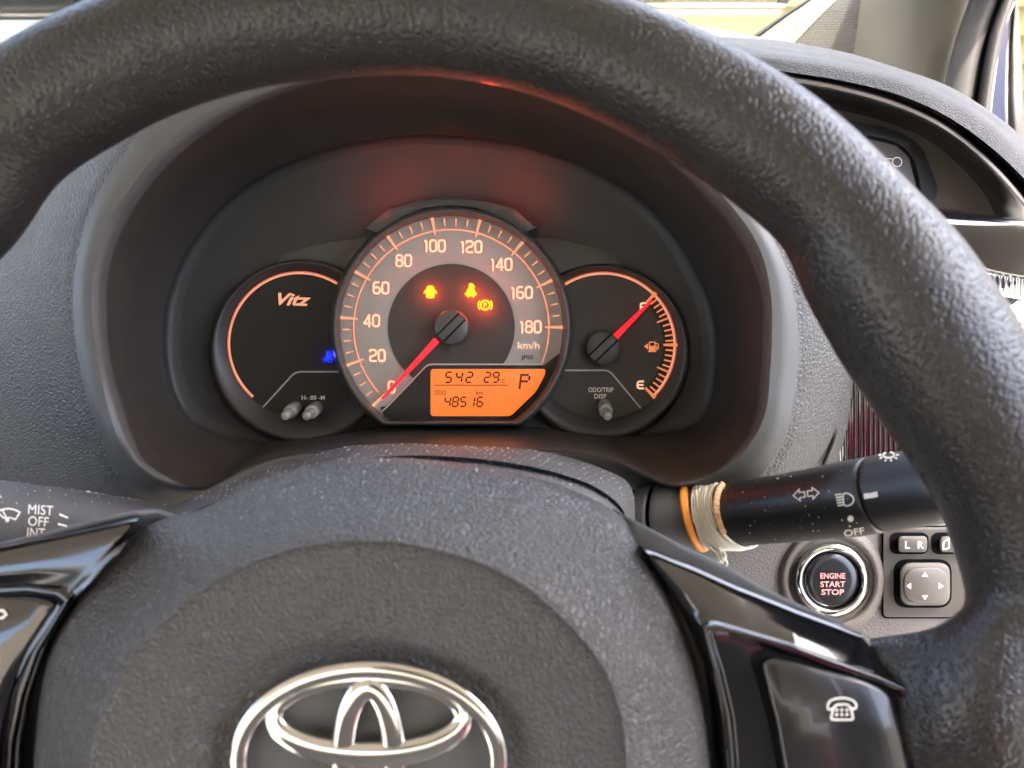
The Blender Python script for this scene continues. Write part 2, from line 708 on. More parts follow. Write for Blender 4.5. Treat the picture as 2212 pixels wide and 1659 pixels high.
M['blue'] = glowing('blue_warning', (.0, .03, 1.0), 1.1, (.0, .02, .4))
M['pillar'] = satin('pillar_trim', (.098, .090, .064), .75, .3, bump=.3, scale=1400)
M['grille'] = satin('tweeter_grille', (.03, .029, .024), .6, .3, bump=.2)
M['stem'] = satin('stem_plastic', (.30, .28, .24), .35, .5, bump=.05)
M['rubber'] = satin('rubber', (.010, .010, .010), .6, .3, bump=.2)
M['seal'] = satin('door_seal', (.032, .028, .024), .65, .35, bump=.2)
M['navy'] = satin('navy_paint', (.004, .005, .018), .35, .25, bump=0)
M['vent_face'] = satin('vent_plastic', (.075, .068, .060), .5, .4, bump=.1)
M['switch'] = satin('switch_plastic', (.12, .108, .092), .45, .45, bump=.1)
M['thread'] = satin('cotton_thread', (.90, .86, .74), .9, .1, bump=.5, scale=4000)
M['band'] = satin('orange_rubber_band', (.80, .28, .03), .5, .4, bump=.1)
M['peach'] = satin('peach_band', (.62, .38, .19), .55, .4, bump=.1)
M['dust'] = satin('dust', (.78, .76, .70), .9, .1)
M['wall'] = satin('cream_paint', (.25, .215, .085), .7, .3, bump=.1, scale=60)
def clear_glass(name):
    m, t, b = new_mat(name)
    n, l = t.nodes, t.links
    tr, gl, mx, lw = (n.new(q) for q in ('ShaderNodeBsdfTransparent', 'ShaderNodeBsdfGlossy', 'ShaderNodeMixShader', 'ShaderNodeFresnel'))
    tr.inputs[0].default_value = (.95, .97, .96, 1)
    gl.inputs['Roughness'].default_value = .02
    lw.inputs['IOR'].default_value = 1.3
    l.new(lw.outputs[0], mx.inputs[0])
    l.new(tr.outputs[0], mx.inputs[1])
    l.new(gl.outputs[0], mx.inputs[2])
    l.new(mx.outputs[0], n['Material Output'].inputs['Surface'])
    return m


M['glass'] = clear_glass('windscreen_glass')
M['yard'] = satin('yard_wall_paint', (.48, .43, .33), .8, .3, bump=.1, scale=60)
M['maroon'] = satin('maroon_fabric', (.38, .014, .08), .85, .2, bump=.4, scale=900)
M['bowl'] = satin('vent_bowl_plastic', (.020, .019, .018), .42, .35, bump=.08)
M['collar'] = satin('stalk_collar', (.13, .13, .132), .42, .5, bump=.15, scale=1600)
M['ground'] = satin('concrete', (.33, .315, .29), .9, .2, bump=.3, scale=40)
M['liner'] = satin('headliner', (.45, .42, .36), .9, .2, bump=.3, scale=900)
M['carpet'] = satin('carpet', (.03, .03, .03), .95, .1)
M['seat'] = satin('seat_fabric', (.115, .105, .095), .85, .2, bump=.4, scale=900)


# ================================================================== the place outside the car
def box_mb(x0, x1, y0, y1, z0, z1, m=None):
    m = m or MB()
    v = [(x, y, z) for z in (z0, z1) for y in (y0, y1) for x in (x0, x1)]
    m.add(v, [(0, 2, 3, 1), (4, 5, 7, 6), (0, 1, 5, 4), (2, 6, 7, 3), (0, 4, 6, 2), (1, 3, 7, 5)])
    return m


g = MB()
g.add([(-60, -60, 0), (60, -60, 0), (60, 60, 0), (-60, 60, 0)], [(0, 1, 2, 3)])
struct(g.build('ground', M['ground'], smooth=False))

WALL_Y, PLANK = 3.6, .112
wall = thing('wall', 'sunlit cream boarded wall beyond the windscreen', 'wall', (0, WALL_Y, 0))
box_mb(-6, 6, WALL_Y + .03, WALL_Y + .2, 0.0, PLANK * 20, None).build('backing', M['wall'], wall, smooth=False)
pm = None
for k in range(20):
    if pm is None:
        m = MB()                            # one board: slanted face, small step at its foot
        m.add([(-6, WALL_Y - .012, .004), (6, WALL_Y - .012, .004), (6, WALL_Y + .012, PLANK), (-6, WALL_Y + .012, PLANK),
               (-6, WALL_Y + .028, .004), (6, WALL_Y + .028, .004), (6, WALL_Y + .028, PLANK), (-6, WALL_Y + .028, PLANK)],
              [(0, 1, 2, 3), (4, 7, 6, 5), (0, 4, 5, 1), (3, 2, 6, 7), (0, 3, 7, 4), (1, 5, 6, 2)])
        pm = m.build('plank', M['wall'], wall, smooth=False)
    else:
        o = pm.copy()
        COL.objects.link(o)
        o.parent = wall
        o.location = (0, 0, PLANK * k)

yw = thing('yard_wall', 'low cream yard wall seen past the edge of the car door', 'wall', (2.6, 0, 0))
box_mb(2.6, 2.8, -6, WALL_Y - .1, 0, 1.5, box_mb(-5, 2.59, -6.2, -6, 0, 2.4)).build('masonry', M['yard'], yw, smooth=False)  # taller leg behind the car is unseen, added to mute bright reflections

# car body round the driver's place (what shades and mirrors in the cabin)
struct(box_mb(-1.10, .46, -1.7, .57, 1.45, 1.49).build('car_roof', M['liner'], smooth=False))
struct(box_mb(.48, .54, -1.6, -.42, .25, 1.45).build('rear_door_panel', M['matte'], smooth=False))
struct(box_mb(-1.17, -1.12, -1.0, .9, .25, .98).build('passenger_door_panel', M['matte'], smooth=False))
struct(box_mb(-1.1, .46, -1.7, .7, .24, .28).build('car_floor', M['carpet'], smooth=False))

m = MB()
g0 = [np.array(q) for q in ((-1.0, 1.16, 1.056), (.36, 1.16, 1.056), (.43, .59, 1.455), (-1.0, .59, 1.455))]
gn = np.array([0, .0041, .0058])
m.add(g0 + [q + gn * .7 for q in g0], [(0, 1, 2, 3), (7, 6, 5, 4), (0, 4, 5, 1), (1, 5, 6, 2), (2, 6, 7, 3), (3, 7, 4, 0)])
tag(m.build('windscreen', M['glass'], smooth=False), 'clear sloping windscreen glass above the dash top', 'windscreen')

# driver seat behind the phone, mirrored in the chrome and the trim


def soft_box(m, c, sx, sy, sz, tilt=0.0, e=.35):
    rows = []
    for v in np.linspace(-np.pi / 2, np.pi / 2, 13):
        row = []
        for u in np.linspace(-np.pi, np.pi, 32, endpoint=False):
            f = lambda q: math.copysign(abs(q) ** e, q)
            x, y, z = sx * f(math.cos(v)) * f(math.cos(u)), sy * f(math.cos(v)) * f(math.sin(u)), sz * f(math.sin(v))
            row.append((c[0] + x, c[1] + y * math.cos(tilt) - z * math.sin(tilt), c[2] + y * math.sin(tilt) + z * math.cos(tilt)))
        rows.append(row)
    m.grid(rows)


m = MB()
soft_box(m, (-.03, -.45, .77), .27, .07, .32, R(14))
soft_box(m, (-.02, -.17, .46), .26, .27, .08, R(6))
soft_box(m, (-.02, -.57, 1.24), .13, .05, .09, R(12))
struct(m.build('driver_seat', M['seat']))
m = MB()
soft_box(m, (.185, -.40, .90), .045, .05, .10, R(14))
struct(m.build('maroon_reflector', M['maroon']))  # unseen maroon block, added so the ribbed trim mirrors a shirt-red patch

# ================================================================== dashboard
dash = thing('dashboard', 'black grained dashboard with deep hood round the lit gauges', 'dashboard', W(955, 1300, .40))
HC, HN = (955, 640), 320
O1 = [(352, 760), (354, 690), (362, 640), (397, 553), (467, 457), (533, 400), (633, 347), (737, 315), (870, 293), (970, 292), (1104, 307),
      (1204, 333), (1304, 377), (1404, 443), (1475, 527), (1508, 586), (1535, 640), (1552, 720), (1553, 770), (1545, 850), (1530, 895), (1504, 920),
      (1460, 937), (1370, 945), (1270, 938), (1114, 924), (970, 922), (837, 924), (720, 940), (633, 952), (567, 957), (500, 950), (450, 936), (405, 910), (370, 853), (357, 803)]
S2 = [(233, 600), (230, 653), (240, 786), (267, 886), (283, 936), (310, 993), (350, 1024), (410, 1050), (455, 1052), (500, 1022), (567, 996),
      (650, 980), (760, 972), (900, 968), (1050, 968), (1170, 972), (1230, 976), (1330, 996), (1396, 1026), (1444, 1046), (1500, 1036), (1542, 1020), (1608, 953),
      (1632, 903), (1642, 820), (1648, 720), (1645, 636), (1618, 553), (1560, 465), (1475, 375), (1350, 270), (1200, 200), (1000, 160), (850, 158),
      (700, 175), (550, 225), (440, 290), (350, 370), (290, 450), (250, 530)]
S1 = [(210, 550, .286), (200, 600, .286), (200, 690, .286), (208, 753, .286), (226, 853, .287), (254, 945, .288), (285, 1005, .292), (335, 1045, .297), (410, 1064, .305),
      (462, 1062, .31), (520, 1030, .315), (580, 1004, .318), (650, 988, .32), (900, 976, .32), (1170, 980, .32), (1230, 984, .32), (1330, 1004, .318), (1396, 1034, .312), (1450, 1054, .304),
      (1515, 1042, .297), (1570, 1012, .291), (1630, 945, .287), (1654, 890, .286), (1664, 800, .286), (1668, 700, .286), (1664, 625, .286), (1640, 535, .286), (1580, 445, .286),
      (1485, 350, .287), (1360, 243, .288), (1200, 170, .29), (1000, 128, .29), (850, 124, .29), (700, 142, .29), (550, 195, .289), (400, 273, .287), (333, 340, .286), (267, 427, .286), (233, 477, .286)]
L0 = [(158, 653, .288), (166, 753, .288), (187, 853, .289), (217, 936, .291), (246, 1010, .295), (300, 1068, .302), (380, 1100, .315), (500, 1090, .34), (900, 1060, .35), (1300, 1070, .35),
      (1420, 1095, .33), (1530, 1085, .305), (1640, 1030, .292), (1682, 970, .289), (1702, 920, .288), (1715, 853, .288), (1725, 770, .288), (1722, 690, .288), (1705, 600, .288), (1660, 500, .288),
      (1600, 410, .289), (1500, 310, .290), (1360, 208, .293), (1200, 135, .295), (1000, 98, .296), (850, 93, .296), (700, 108, .295), (550, 152, .293), (420, 208, .29), (300, 293, .288),
      (267, 340, .288), (233, 387, .288), (200, 450, .288), (173, 533, .288)]
T2 = [(-60, 700, .325), (-50, 900, .33), (0, 1060, .34), (100, 1180, .36), (500, 1260, .40), (900, 1260, .42), (1400, 1260, .40), (1700, 1180, .36), (1800, 1060, .33),
      (1856, 860, .313), (1862, 700, .314), (1810, 520, .325), (1700, 370, .335), (1500, 235, .36), (1200, 112, .40), (900, 82, .42), (500, 92, .42), (250, 150, .39), (60, 280, .35), (-30, 450, .335)]
T3 = [(-500, 700, .42), (-400, 1200, .45), (400, 1500, .5), (1400, 1500, .5), (1900, 1300, .42), (1960, 1000, .36), (1970, 700, .36), (1900, 450, .40), (1750, 250, .45),
      (1500, 120, .52), (1200, 62, .62), (900, 54, .64), (500, 52, .64), (200, 54, .62), (0, 72, .58), (-300, 300, .46)]
r_o1 = ring(O1, HC, HN, .3525)
r_s2 = ring(S2, HC, HN, .296)
r_s1 = ring(S1, HC, HN)
r_l = ring(L0, HC, HN)
mid = r_o1 * .55 + r_s2 * .45
mid[:, 2] += .004
m = MB()
for a_ in (smooth_rows([Wn(r_o1), Wn(mid), Wn(r_s2)], 6),):
    m.grid(a_)
m.build('hood_shroud', M['shroud'], dash, angle=60)
m = MB()
roll = r_s2 * .5 + r_s1 * .5
roll[:, 2] -= .0022
m.grid(smooth_rows([Wn(r_s2), Wn(roll), Wn(r_s1)], 4))
lip_mid = r_s1 * .5 + r_l * .5
lip_mid[:, 2] -= .0008
m.grid(smooth_rows([Wn(r_s1), Wn(lip_mid), Wn(r_l)], 4))
m.build('hood_lip', M['lip'], dash, angle=50)
m = MB()
r_l2 = r_l.copy()
r_l2[:, :2] = HC + (r_l[:, :2] - HC) * 1.004
r_l2[:, 2] += .0009
r_t1 = r_l.copy()
r_t1[:, :2] = HC + (r_l[:, :2] - HC) * 1.03
r_t1[:, 2] += .0025
m.grid([Wn(r_l), Wn(r_l2)])
m.grid(smooth_rows([Wn(r_l2), Wn(r_t1), Wn(ring(T2, HC, HN)), Wn(ring(T3, HC, HN))], 7))
m.build('grained_cover', M['dash'], dash, angle=50)
# dash top running to the windscreen foot
m = MB()
top = [Wn(line([(-500, 100, .55), (0, 92, .56), (500, 90, .57), (1000, 90, .57), (1300, 100, .56), (1440, 130, .53)], 60)),
       Wn(line([(-700, 47, .8), (0, 47, .8), (500, 47, .8), (1000, 47, .8), (1350, 50, .8), (1470, 75, .75)], 60)),
       Wn(line([(-900, 43, 1.05), (0, 43, 1.05), (500, 43, 1.05), (1000, 43, 1.05), (1350, 46, 1.05), (1480, 70, 1.0)], 60))]
m.grid(top, False)
m.build('dash_top', M['dash_pad'], dash)
m = MB()
b0 = Wn(line([(-900, 46, 1.055), (0, 46, 1.055), (1000, 46, 1.055), (1350, 49, 1.055), (1480, 76, 1.0)], 40))
m.grid([b0, b0 + np.array([0, .004, .016]), b0 + np.array([0, .02, .018])], False)
m.build('windscreen_seal', M['rubber'], dash)

# padded end of the dash over the side vent
PA = [(1400, 40, .60), (1508, 56, .56), (1625, 77, .52), (1733, 95, .50), (1842, 117, .48), (1942, 148, .465), (2042, 183, .455), (2108, 220, .45), (2175, 267, .445), (2212, 300, .44), (2300, 395, .435)]
PB = [(1430, 84, .47), (1540, 102, .45), (1642, 122, .44), (1775, 139, .435), (1908, 165, .43), (2042, 215, .425), (2142, 275, .42), (2212, 345, .42), (2310, 470, .415)]
PC = [(1430, 108, .465), (1560, 127, .445), (1688, 153, .435), (1808, 172, .43), (1942, 205, .425), (2042, 249, .42), (2142, 319, .415), (2212, 385, .415), (2300, 490, .41)]
lA, lB, lC = line(PA, 90), line(PB, 90), line(PC, 90)
m = MB()
m.grid([Wn(lA + np.array([8, 14, .10])), Wn(lA)], False)
m.grid(smooth_rows([Wn(lA), Wn(lA * .45 + lB * .55 + np.array([0, 0, -.004])), Wn(lB), Wn(lC)], 5), False)
lC2 = lC + np.array([-3, 7, .016])
m.grid([Wn(lC), Wn(lC2)], False)
m.build('end_pad', M['dash_pad'], dash, angle=70)

# lower dash panel, flat and grained
m = MB()
m.plate([(1420, 1040), (1560, 1020), (1700, 1010), (1800, 1010), (1950, 995), (2330, 960), (2330, 1720), (1380, 1720)], .352, .02, 4)
m.build('lower_panel', M['lower'], dash)

# ribbed decor strip with its edge, and gloss fascia below the vent
xs = np.arange(1783, 2236, 1.0)
ty = np.interp(xs, [1783, 1790, 1832, 1950, 2080, 2236], [1003, 975, 812, 700, 585, 606])
by = np.interp(xs, [1783, 1960, 2060, 2130, 2236], [1005, 990, 800, 625, 648])
dd = np.interp(xs, [1783, 1900, 1960, 2000, 2080, 2236], [.3200, .3138, .3110, .321, .347, .364])
ph = 2 * np.pi * np.cumsum(1 / np.interp(xs, [1783, 1950, 2236], [10.2, 11.2, 13.0]))
rib = -.0005 * np.clip(.5 + .9 * np.sin(ph), 0, 1)
rows = []
for t in np.linspace(0, 1, 5):
    rows.append(Wn(np.stack([xs, ty * (1 - t) + by * t, dd + rib - .0100 + .0070 * t + .0035 * t * t], 1)))
M['rib'] = satin('ribbed_black', (.008, .007, .008), .13, 1.0, coat=1.0, bump=.0, smudge=.03)
m = MB()
m.grid(rows, False)
m.build('ribbed_trim', M['rib'], dash, angle=40)
m = MB()
m.tube(Wn(line([(1834, 800, .3095), (1827, 836, .3095), (1818, 886, .309), (1802, 953, .308), (1780, 1008, .307)], 30)), .0007, 8)
m.build('trim_edge', M['bezel'], dash)
m = MB()
m.tube(Wn(line([(1828, 800, .3085), (1822, 836, .308), (1813, 886, .3075), (1797, 953, .3065), (1774, 1010, .306)], 30)), .00045, 6)
m.build('trim_gap', M['void'], dash)
m = MB()
f0 = line([(1900, 440, .42), (2045, 456, .412), (2190, 473, .405), (2320, 482, .40)], 30)
f1 = line([(1900, 480, .405), (2045, 486, .398), (2150, 487, .39), (2320, 478, .385)], 30)
f2 = line([(1900, 560, .400), (2045, 570, .393), (2140, 590, .386), (2320, 606, .380)], 30)
m.grid(smooth_rows([Wn(f0 + [0, -4, .02]), Wn(f0), Wn(f1), Wn(f2)], 4), False)
m.build('gloss_fascia', M['gloss'], dash, angle=30)
m = MB()
m.tube(Wn(line([(1960, 548, .374), (2060, 562, .37), (2130, 584, .366), (2240, 606, .360)], 30)), .0011, 8)
m.build('chrome_strip', M['chrome'], dash)
m = MB()
h0 = line([(2040, 618, .362), (2130, 634, .357), (2240, 652, .353)], 20)
h1 = line([(2030, 700, .345), (2130, 720, .342), (2240, 740, .338)], 20)
h2 = line([(1990, 900, .350), (2130, 940, .347), (2300, 980, .345)], 20)
m.grid(smooth_rows([Wn(h0), Wn(h1), Wn(h2)], 5), False)
m.build('gloss_fascia', M['gloss'], dash)
m = MB()
m.tube(Wn(line([(2140, 672, .342), (2190, 690, .340), (2260, 720, .338)], 20)), .0008, 8)
m.build('chrome_strip', M['chrome'], dash)

# ================================================================== side air vent
vent = thing('air_vent', 'round side air vent in the dash end beneath the padded edge', 'air vent', W(2000, 330, .45))
R1 = line([(1430, 118, .45), (1560, 146, .44), (1688, 166, .434), (1808, 186, .43), (1942, 224, .426), (2036, 268, .422), (2130, 340, .418), (2200, 415, .416), (2262, 500, .414)], 80)
B1 = line([(1430, 150, .462), (1600, 180, .452), (1758, 199, .446), (1908, 232, .442), (2008, 269, .438), (2100, 333, .434), (2165, 400, .432), (2220, 480, .43)], 80)
B2 = line([(1430, 185, .468), (1560, 196, .462), (1758, 228, .458), (1908, 262, .455), (2008, 305, .452), (2085, 370, .45), (2130, 425, .449), (2152, 468, .448)], 80)
m = MB()
m.grid([Wn(R1 + [0, -10, .014]), Wn(R1 + [0, -2, .001]), Wn(R1), Wn(R1 + [-2, 7, -.0005]), Wn(R1 + [-4, 11, .001])], False)
m.build('ring', M['shroud'], vent, angle=30)
m = MB()
m.grid(smooth_rows([Wn(R1 + [-4, 11, .001]), Wn(B1 * .6 + (R1 + [-4, 11, .001]) * .4), Wn(B1)], 4), False)
m.grid(smooth_rows([Wn(B1), Wn(B1 * .5 + B2 * .5 + [0, 0, .003]), Wn(B2)], 4), False)
m.grid([Wn(resample(lC2, 80)), Wn(resample(lC2, 80) * .5 + (R1 + [0, -10, .014]) * .5 + [0, 0, .012]), Wn(R1 + [0, -10, .014])], False)
m.build('bowl', M['bowl'], vent, angle=30)
m = MB()
face = np.array([tuple(q) for q in B2] + [(2140, 464, .449), (2035, 453, .449), (1880, 440, .452), (1430, 400, .46)])
m.plate([tuple(q) for q in face], None, .004, 0)
m.build('face', M['vent_face'], vent)
m = MB()
m.plate([(1700, 250), (1842, 262), (1942, 286), (1990, 318), (2008, 360), (2023, 402), (2020, 428), (2006, 434), (1992, 424), (1984, 385), (1972, 342), (1942, 312), (1875, 294), (1700, 280)], .447, .003, 1.0, True)
m.build('slot', M['matte'], vent)
m = MB()
m.plate([(1700, 284), (1872, 298), (1938, 314), (1964, 340), (1976, 388), (1988, 440), (1900, 436), (1700, 420)], .445, .006, 3)
m.build('flap', M['vent_face'], vent)
m = MB()
m.ribbon(arc2d(1938, 350, 10, 0, 354, 24), 2.0, .4448, True)
m.ribbon([(1900, 343), (1928, 343)], 2.0, .4448)
m.build('symbol', M['silver'], vent, smooth=False)

# ================================================================== engine start button
sb = thing('start_button', 'round black push button lettered ENGINE START STOP in chrome ring', 'button', W(1798, 1253, .352))
BX, BY = 1798, 1253
m = MB()
m.grid(smooth_rows([Wn(circ(BX, BY, 118, .3522)), Wn(circ(BX, BY, 106, .3492)), Wn(circ(BX, BY, 98, .3490)), Wn(circ(BX, BY, 88, .3535))], 5))
m.build('surround', M['lower'], sb, angle=70)
m = MB()
m.grid(smooth_rows([Wn(circ(BX, BY, 83, .354)), Wn(circ(BX, BY, 82, .3490)), Wn(circ(BX, BY, 76, .3460)), Wn(circ(BX, BY, 68, .3455)), Wn(circ(BX, BY, 62, .3472)), Wn(circ(BX, BY, 60.4, .3490))], 5))
m.build('chrome_ring', M['chrome'], sb, angle=80)
m = MB()
rw = smooth_rows([Wn(circ(BX, BY, 59.5, .352)), Wn(circ(BX, BY, 59.2, .3484)), Wn(circ(BX, BY, 53, .3476)), Wn(circ(BX, BY, 25, .3473)), Wn(circ(BX, BY, 3, .3472))], 4)
m.grid(rw)
m.cap(rw[-1])
pf = m.build('push_face', M['gloss_soft'], sb, angle=80)
M['pinkish'] = satin('pink_print', (.74, .32, .29), .5, .3)
for s, yy in (('ENGINE', 1244), ('START', 1262), ('STOP', 1279)):
    v, f = text2d(s, 1799, yy, 12.5, {'ENGINE': 54, 'START': 54, 'STOP': 49}[s], bold=.022)
    MB().flat(v, f, .3469).build('lettering', M['pinkish'], pf, smooth=False)

# ================================================================== mirror control panel
mc = thing('mirror_control', 'square mirror adjuster panel with L R switch and arrow pad', 'switch panel', W(2040, 1240, .352))


def rrect(x0, y0, x1, y1, r, k=5):
    return [tuple(q) for q in rounded([(x0, y0), (x1, y0), (x1, y1), (x0, y1)], r, True, k)]


m = MB()
m.plate(rrect(1905, 1136, 2262, 1336, 12), .3515, .004, 0)
m.build('gap', M['void'], mc)
m = MB()
m.plate(rrect(1908, 1139, 2260, 1333, 11), .3500, .004, 2)
m.build('base_plate', M['switch'], mc)
for x0, x1, y0, y1, nm in ((1922, 2006, 1150, 1197, 'selector'), (2012, 2098, 1150, 1197, 'fold_button'), (1930, 2056, 1208, 1313, 'arrow_pad')):
    rr = 17 if nm != 'arrow_pad' else 30
    m = MB()
    m.plate(rrect(x0, y0, x1, y1, rr), .3497, .003, 0)
    well = m.build('well', M['void'], mc)
    m = MB()
    if nm == 'arrow_pad':
        m.plate(rrect(x0 + 14, y0 + 7, x1 - 4, y1 - 5, 26), .3440, .006, 7)
        m.plate(rrect(x0 + 22, y0 + 18, x1 - 8, y1 - 10, 34), .3432, .001, 4)
    else:
        m.plate(rrect(x0 + 18, y0 + 8, x1 - 3, y1 - 4, 11), .3450, .005, 4)
    b_ = m.build(nm, M['switch'], mc)
    if nm == 'selector':
        v, f = join2d([text2d('L', 1960, 1177, 16, bold=.02), text2d('R', 1989, 1177, 16, bold=.02)])
        MB().flat(v, f, .3448).build('lettering', M['white'], b_, smooth=False)
    elif nm == 'fold_button':
        MB().ribbon([(2038, 1187), (2038, 1172), (2050, 1163), (2050, 1184)], 3, .3448, True).build('symbol', M['white'], b_, smooth=False)
    else:
        cx_, cy_ = 1998, 1266
        for dx, dy in ((0, -24), (0, 24), (-34, 0), (34, 0)):
            x_, y_ = cx_ + dx, cy_ + dy
            u = np.array([dx, dy], float) / math.hypot(dx, dy)
            n_ = np.array([-u[1], u[0]])
            tri = [np.array([x_, y_]) + u * 6, np.array([x_, y_]) - u * 4 + n_ * 7, np.array([x_, y_]) - u * 4 - n_ * 7]
            v, f = poly2d(tri)
            MB().flat(v, f, .3429).build('arrow_mark', M['white'], b_, smooth=False)

# ================================================================== windscreen pillar and door edge
pil = thing('windscreen_pillar', 'pale grey windscreen pillar with dotted tweeter grille', 'pillar', W(1950, 170, .85))


def vline(x250, pts, d):
    return line([(x250 + 290, -640, d - .27), (x250, -250, d - .12)] + [(a, b, d) for a, b in pts], 40)


p0 = vline(1965, [(1825, -60), (1740, 0), (1684, 36), (1625, 77), (1500, 160)], .97)
p1 = vline(1985, [(1842, -60), (1754, 0), (1700, 36), (1645, 77), (1520, 160)], .95)
p2 = vline(2010, [(1866, -60), (1806, 0), (1760, 46), (1716, 92), (1650, 160)], .92)
p3 = vline(2024, [(1884, -60), (1860, 0), (1852, 58), (1843, 120), (1838, 180)], .89)
p4 = vline(2090, [(1990, -60), (1968, 0), (1945, 70), (1920, 140), (1900, 200)], .86)
p5 = vline(2170, [(2112, -60), (2092, 0), (2070, 60), (2050, 130), (2036, 215)], .84)
m = MB()
m.grid([Wn(p0), Wn(p0 * .5 + p1 * .5 + [0, 0, -.012]), Wn(p1)], False)
m.build('windscreen_edge', M['rubber'], pil)
m = MB()
m.grid(smooth_rows([Wn(p1), Wn(p2)], 3), False)
m.grid(smooth_rows([Wn(p3), Wn(p4 + [0, 0, -.012]), Wn(p5 * .7 + p4 * .3 + [0, 0, -.006]), Wn(p5), Wn(p5 + [4, 0, .05])], 6), False)
m.build('trim', M['pillar'], pil, angle=60)
m = MB()
zz = vline(2300, [(2210, -60), (2190, 0), (2168, 70), (2151, 150), (2134, 290)], .86)
m.grid([Wn(p1 + [6, 0, .05]), Wn(p3 + [0, 0, .08]), Wn(p5 + [0, 0, .08]), Wn(zz)], False)
m.build('outer_post', M['navy'], pil)
m = MB()
m.grid([Wn(p2 + [0, 0, .002]), Wn(p3 + [0, 0, .002])], False)
m.build('grille_back', M['grille'], pil)
m = MB()
for iy in range(27):
    t = -8 + iy * 5.4
    xa = np.interp(t, p2[:, 1], p2[:, 0])
    xb = np.interp(t, p3[:, 1], p3[:, 0])
    x = xa + 3 + (iy % 2) * 3.1
    while x < xb - 2:
        d_ = .92 + (.89 - .92) * (x - xa) / (xb - xa)
        c = W(x, t, d_ + .0015)
        h = [c + .00125 * (math.cos(a) * AX + math.sin(a) * AU) for a in np.arange(6) * math.pi / 3]
        m.add(h + [c - AF * .0012], [(0, 1, 6), (1, 2, 6), (2, 3, 6), (3, 4, 6), (4, 5, 6), (5, 0, 6)])
        x += 6.2
gd = m.build('grille_dots', M['pillar'], pil, smooth=False)
gd["kind"] = "stuff"

door = thing('car_door', 'grey rubber seals and narrow window frame at the door edge', 'car door', W(2130, 250, .8))
s0 = vline(2172, [(2114, -60), (2094, 0), (2072, 60), (2052, 130), (2030, 240)], .80)
s1 = vline(2250, [(2186, -60), (2164, 0), (2142, 60), (2126, 130), (2106, 260)], .78)
s2 = vline(2285, [(2216, -60), (2192, 0), (2170, 66), (2153, 150), (2136, 290)], .77)
for a_, b_ in ((s0, s1), (s1 + [1, 0, .004], s2)):
    m = MB()
    m.grid(smooth_rows([Wn(a_ + [0, 0, .02]), Wn(a_ * .8 + b_ * .2 + [0, 0, -.008]), Wn(a_ * .3 + b_ * .7 + [0, 0, -.006]), Wn(b_ + [0, 0, .02])], 5), False)
    m.build('door_seal', M['seal'], door, angle=60)
m = MB()
q0 = line([(2190, -60, .80), (2191, 2, .80), (2181, 60, .80), (2176, 150, .79), (2175, 240, .78), (2178, 320, .78)], 30)
q1 = line([(2196, -60, .79), (2196, 4, .79), (2199, 70, .79), (2203, 150, .78), (2206, 240, .77), (2210, 340, .77)], 30)
m.grid(smooth_rows([Wn(q0 + [0, 0, .02]), Wn(q0), Wn(q0 * .5 + q1 * .5 + [0, 0, -.006]), Wn(q1), Wn(q1 + [0, 0, .03])], 4), False)
m.build('window_frame', M['seal'], door, angle=50)
m = MB()
m.tube(Wn(q0 + [-1, 0, -.003]), .0012, 6)
m.tube(Wn(line([(2192, 4, .785), (2166, 66, .785), (2150, 150, .78), (2134, 290, .78)], 20)), .0009, 6)
m.build('frame_bead', M['silver'], door)
dm = MB()
dm.plate([(2100, 60), (2140, 20), (2176, 30), (2186, 80), (2186, 330), (2100, 330)], 1.05, .12, 12, True)
tag(dm.build('door_mirror', M['navy']), 'dark blue glossy door mirror housing seen past the window frame', 'door mirror')

# ================================================================== instrument cluster
clu = thing('instrument_cluster', 'lit instrument cluster with speedometer, fuel gauge and amber display', 'instrument cluster', W(975, 700, .362))
m = MB()
i1, i2 = r_o1.copy(), r_o1.copy()
i1[:, :2] = HC + (r_o1[:, :2] - HC) * .985
i1[:, 2] += .0045
i2[:, :2] = HC + (r_o1[:, :2] - HC) * .93
i2[:, 2] += .0075
m.grid(smooth_rows([Wn(r_o1), Wn(i1), Wn(i2)], 4))
m.cap(Wn(i2))
m.build('panel', M['panel'], clu, angle=60)
for pts in ([(590, 585), (598, 570), (608, 548), (640, 540), (703, 523), (790, 512), (830, 560), (800, 700), (650, 610)],
            [(1150, 512), (1200, 514), (1284, 532), (1332, 547), (1344, 573), (1350, 590), (1290, 620), (1150, 680)]):
    m = MB()
    m.plate(pts, .3596, .006, 3)
    m.build('shoulder', M['shoulder'], clu)
m = MB()
m.plate([(786, 492), (838, 450), (900, 433), (975, 428), (1050, 433), (1112, 450), (1160, 492), (1128, 506), (1085, 472), (1030, 450), (975, 444), (915, 450), (862, 472), (824, 506)], .349, .012, 3)
m.build('visor', M['bezel'], clu)


def place(ob_mesh_name, mesh, mat_parent, px, py, d, rot, parent):
    pass


def tick_mesh(name, r0, r1, w0, w1, mat):
    """a raised lit stroke lying along +X of its own axes, metres at the dial depth"""
    return r0, r1, w0, w1


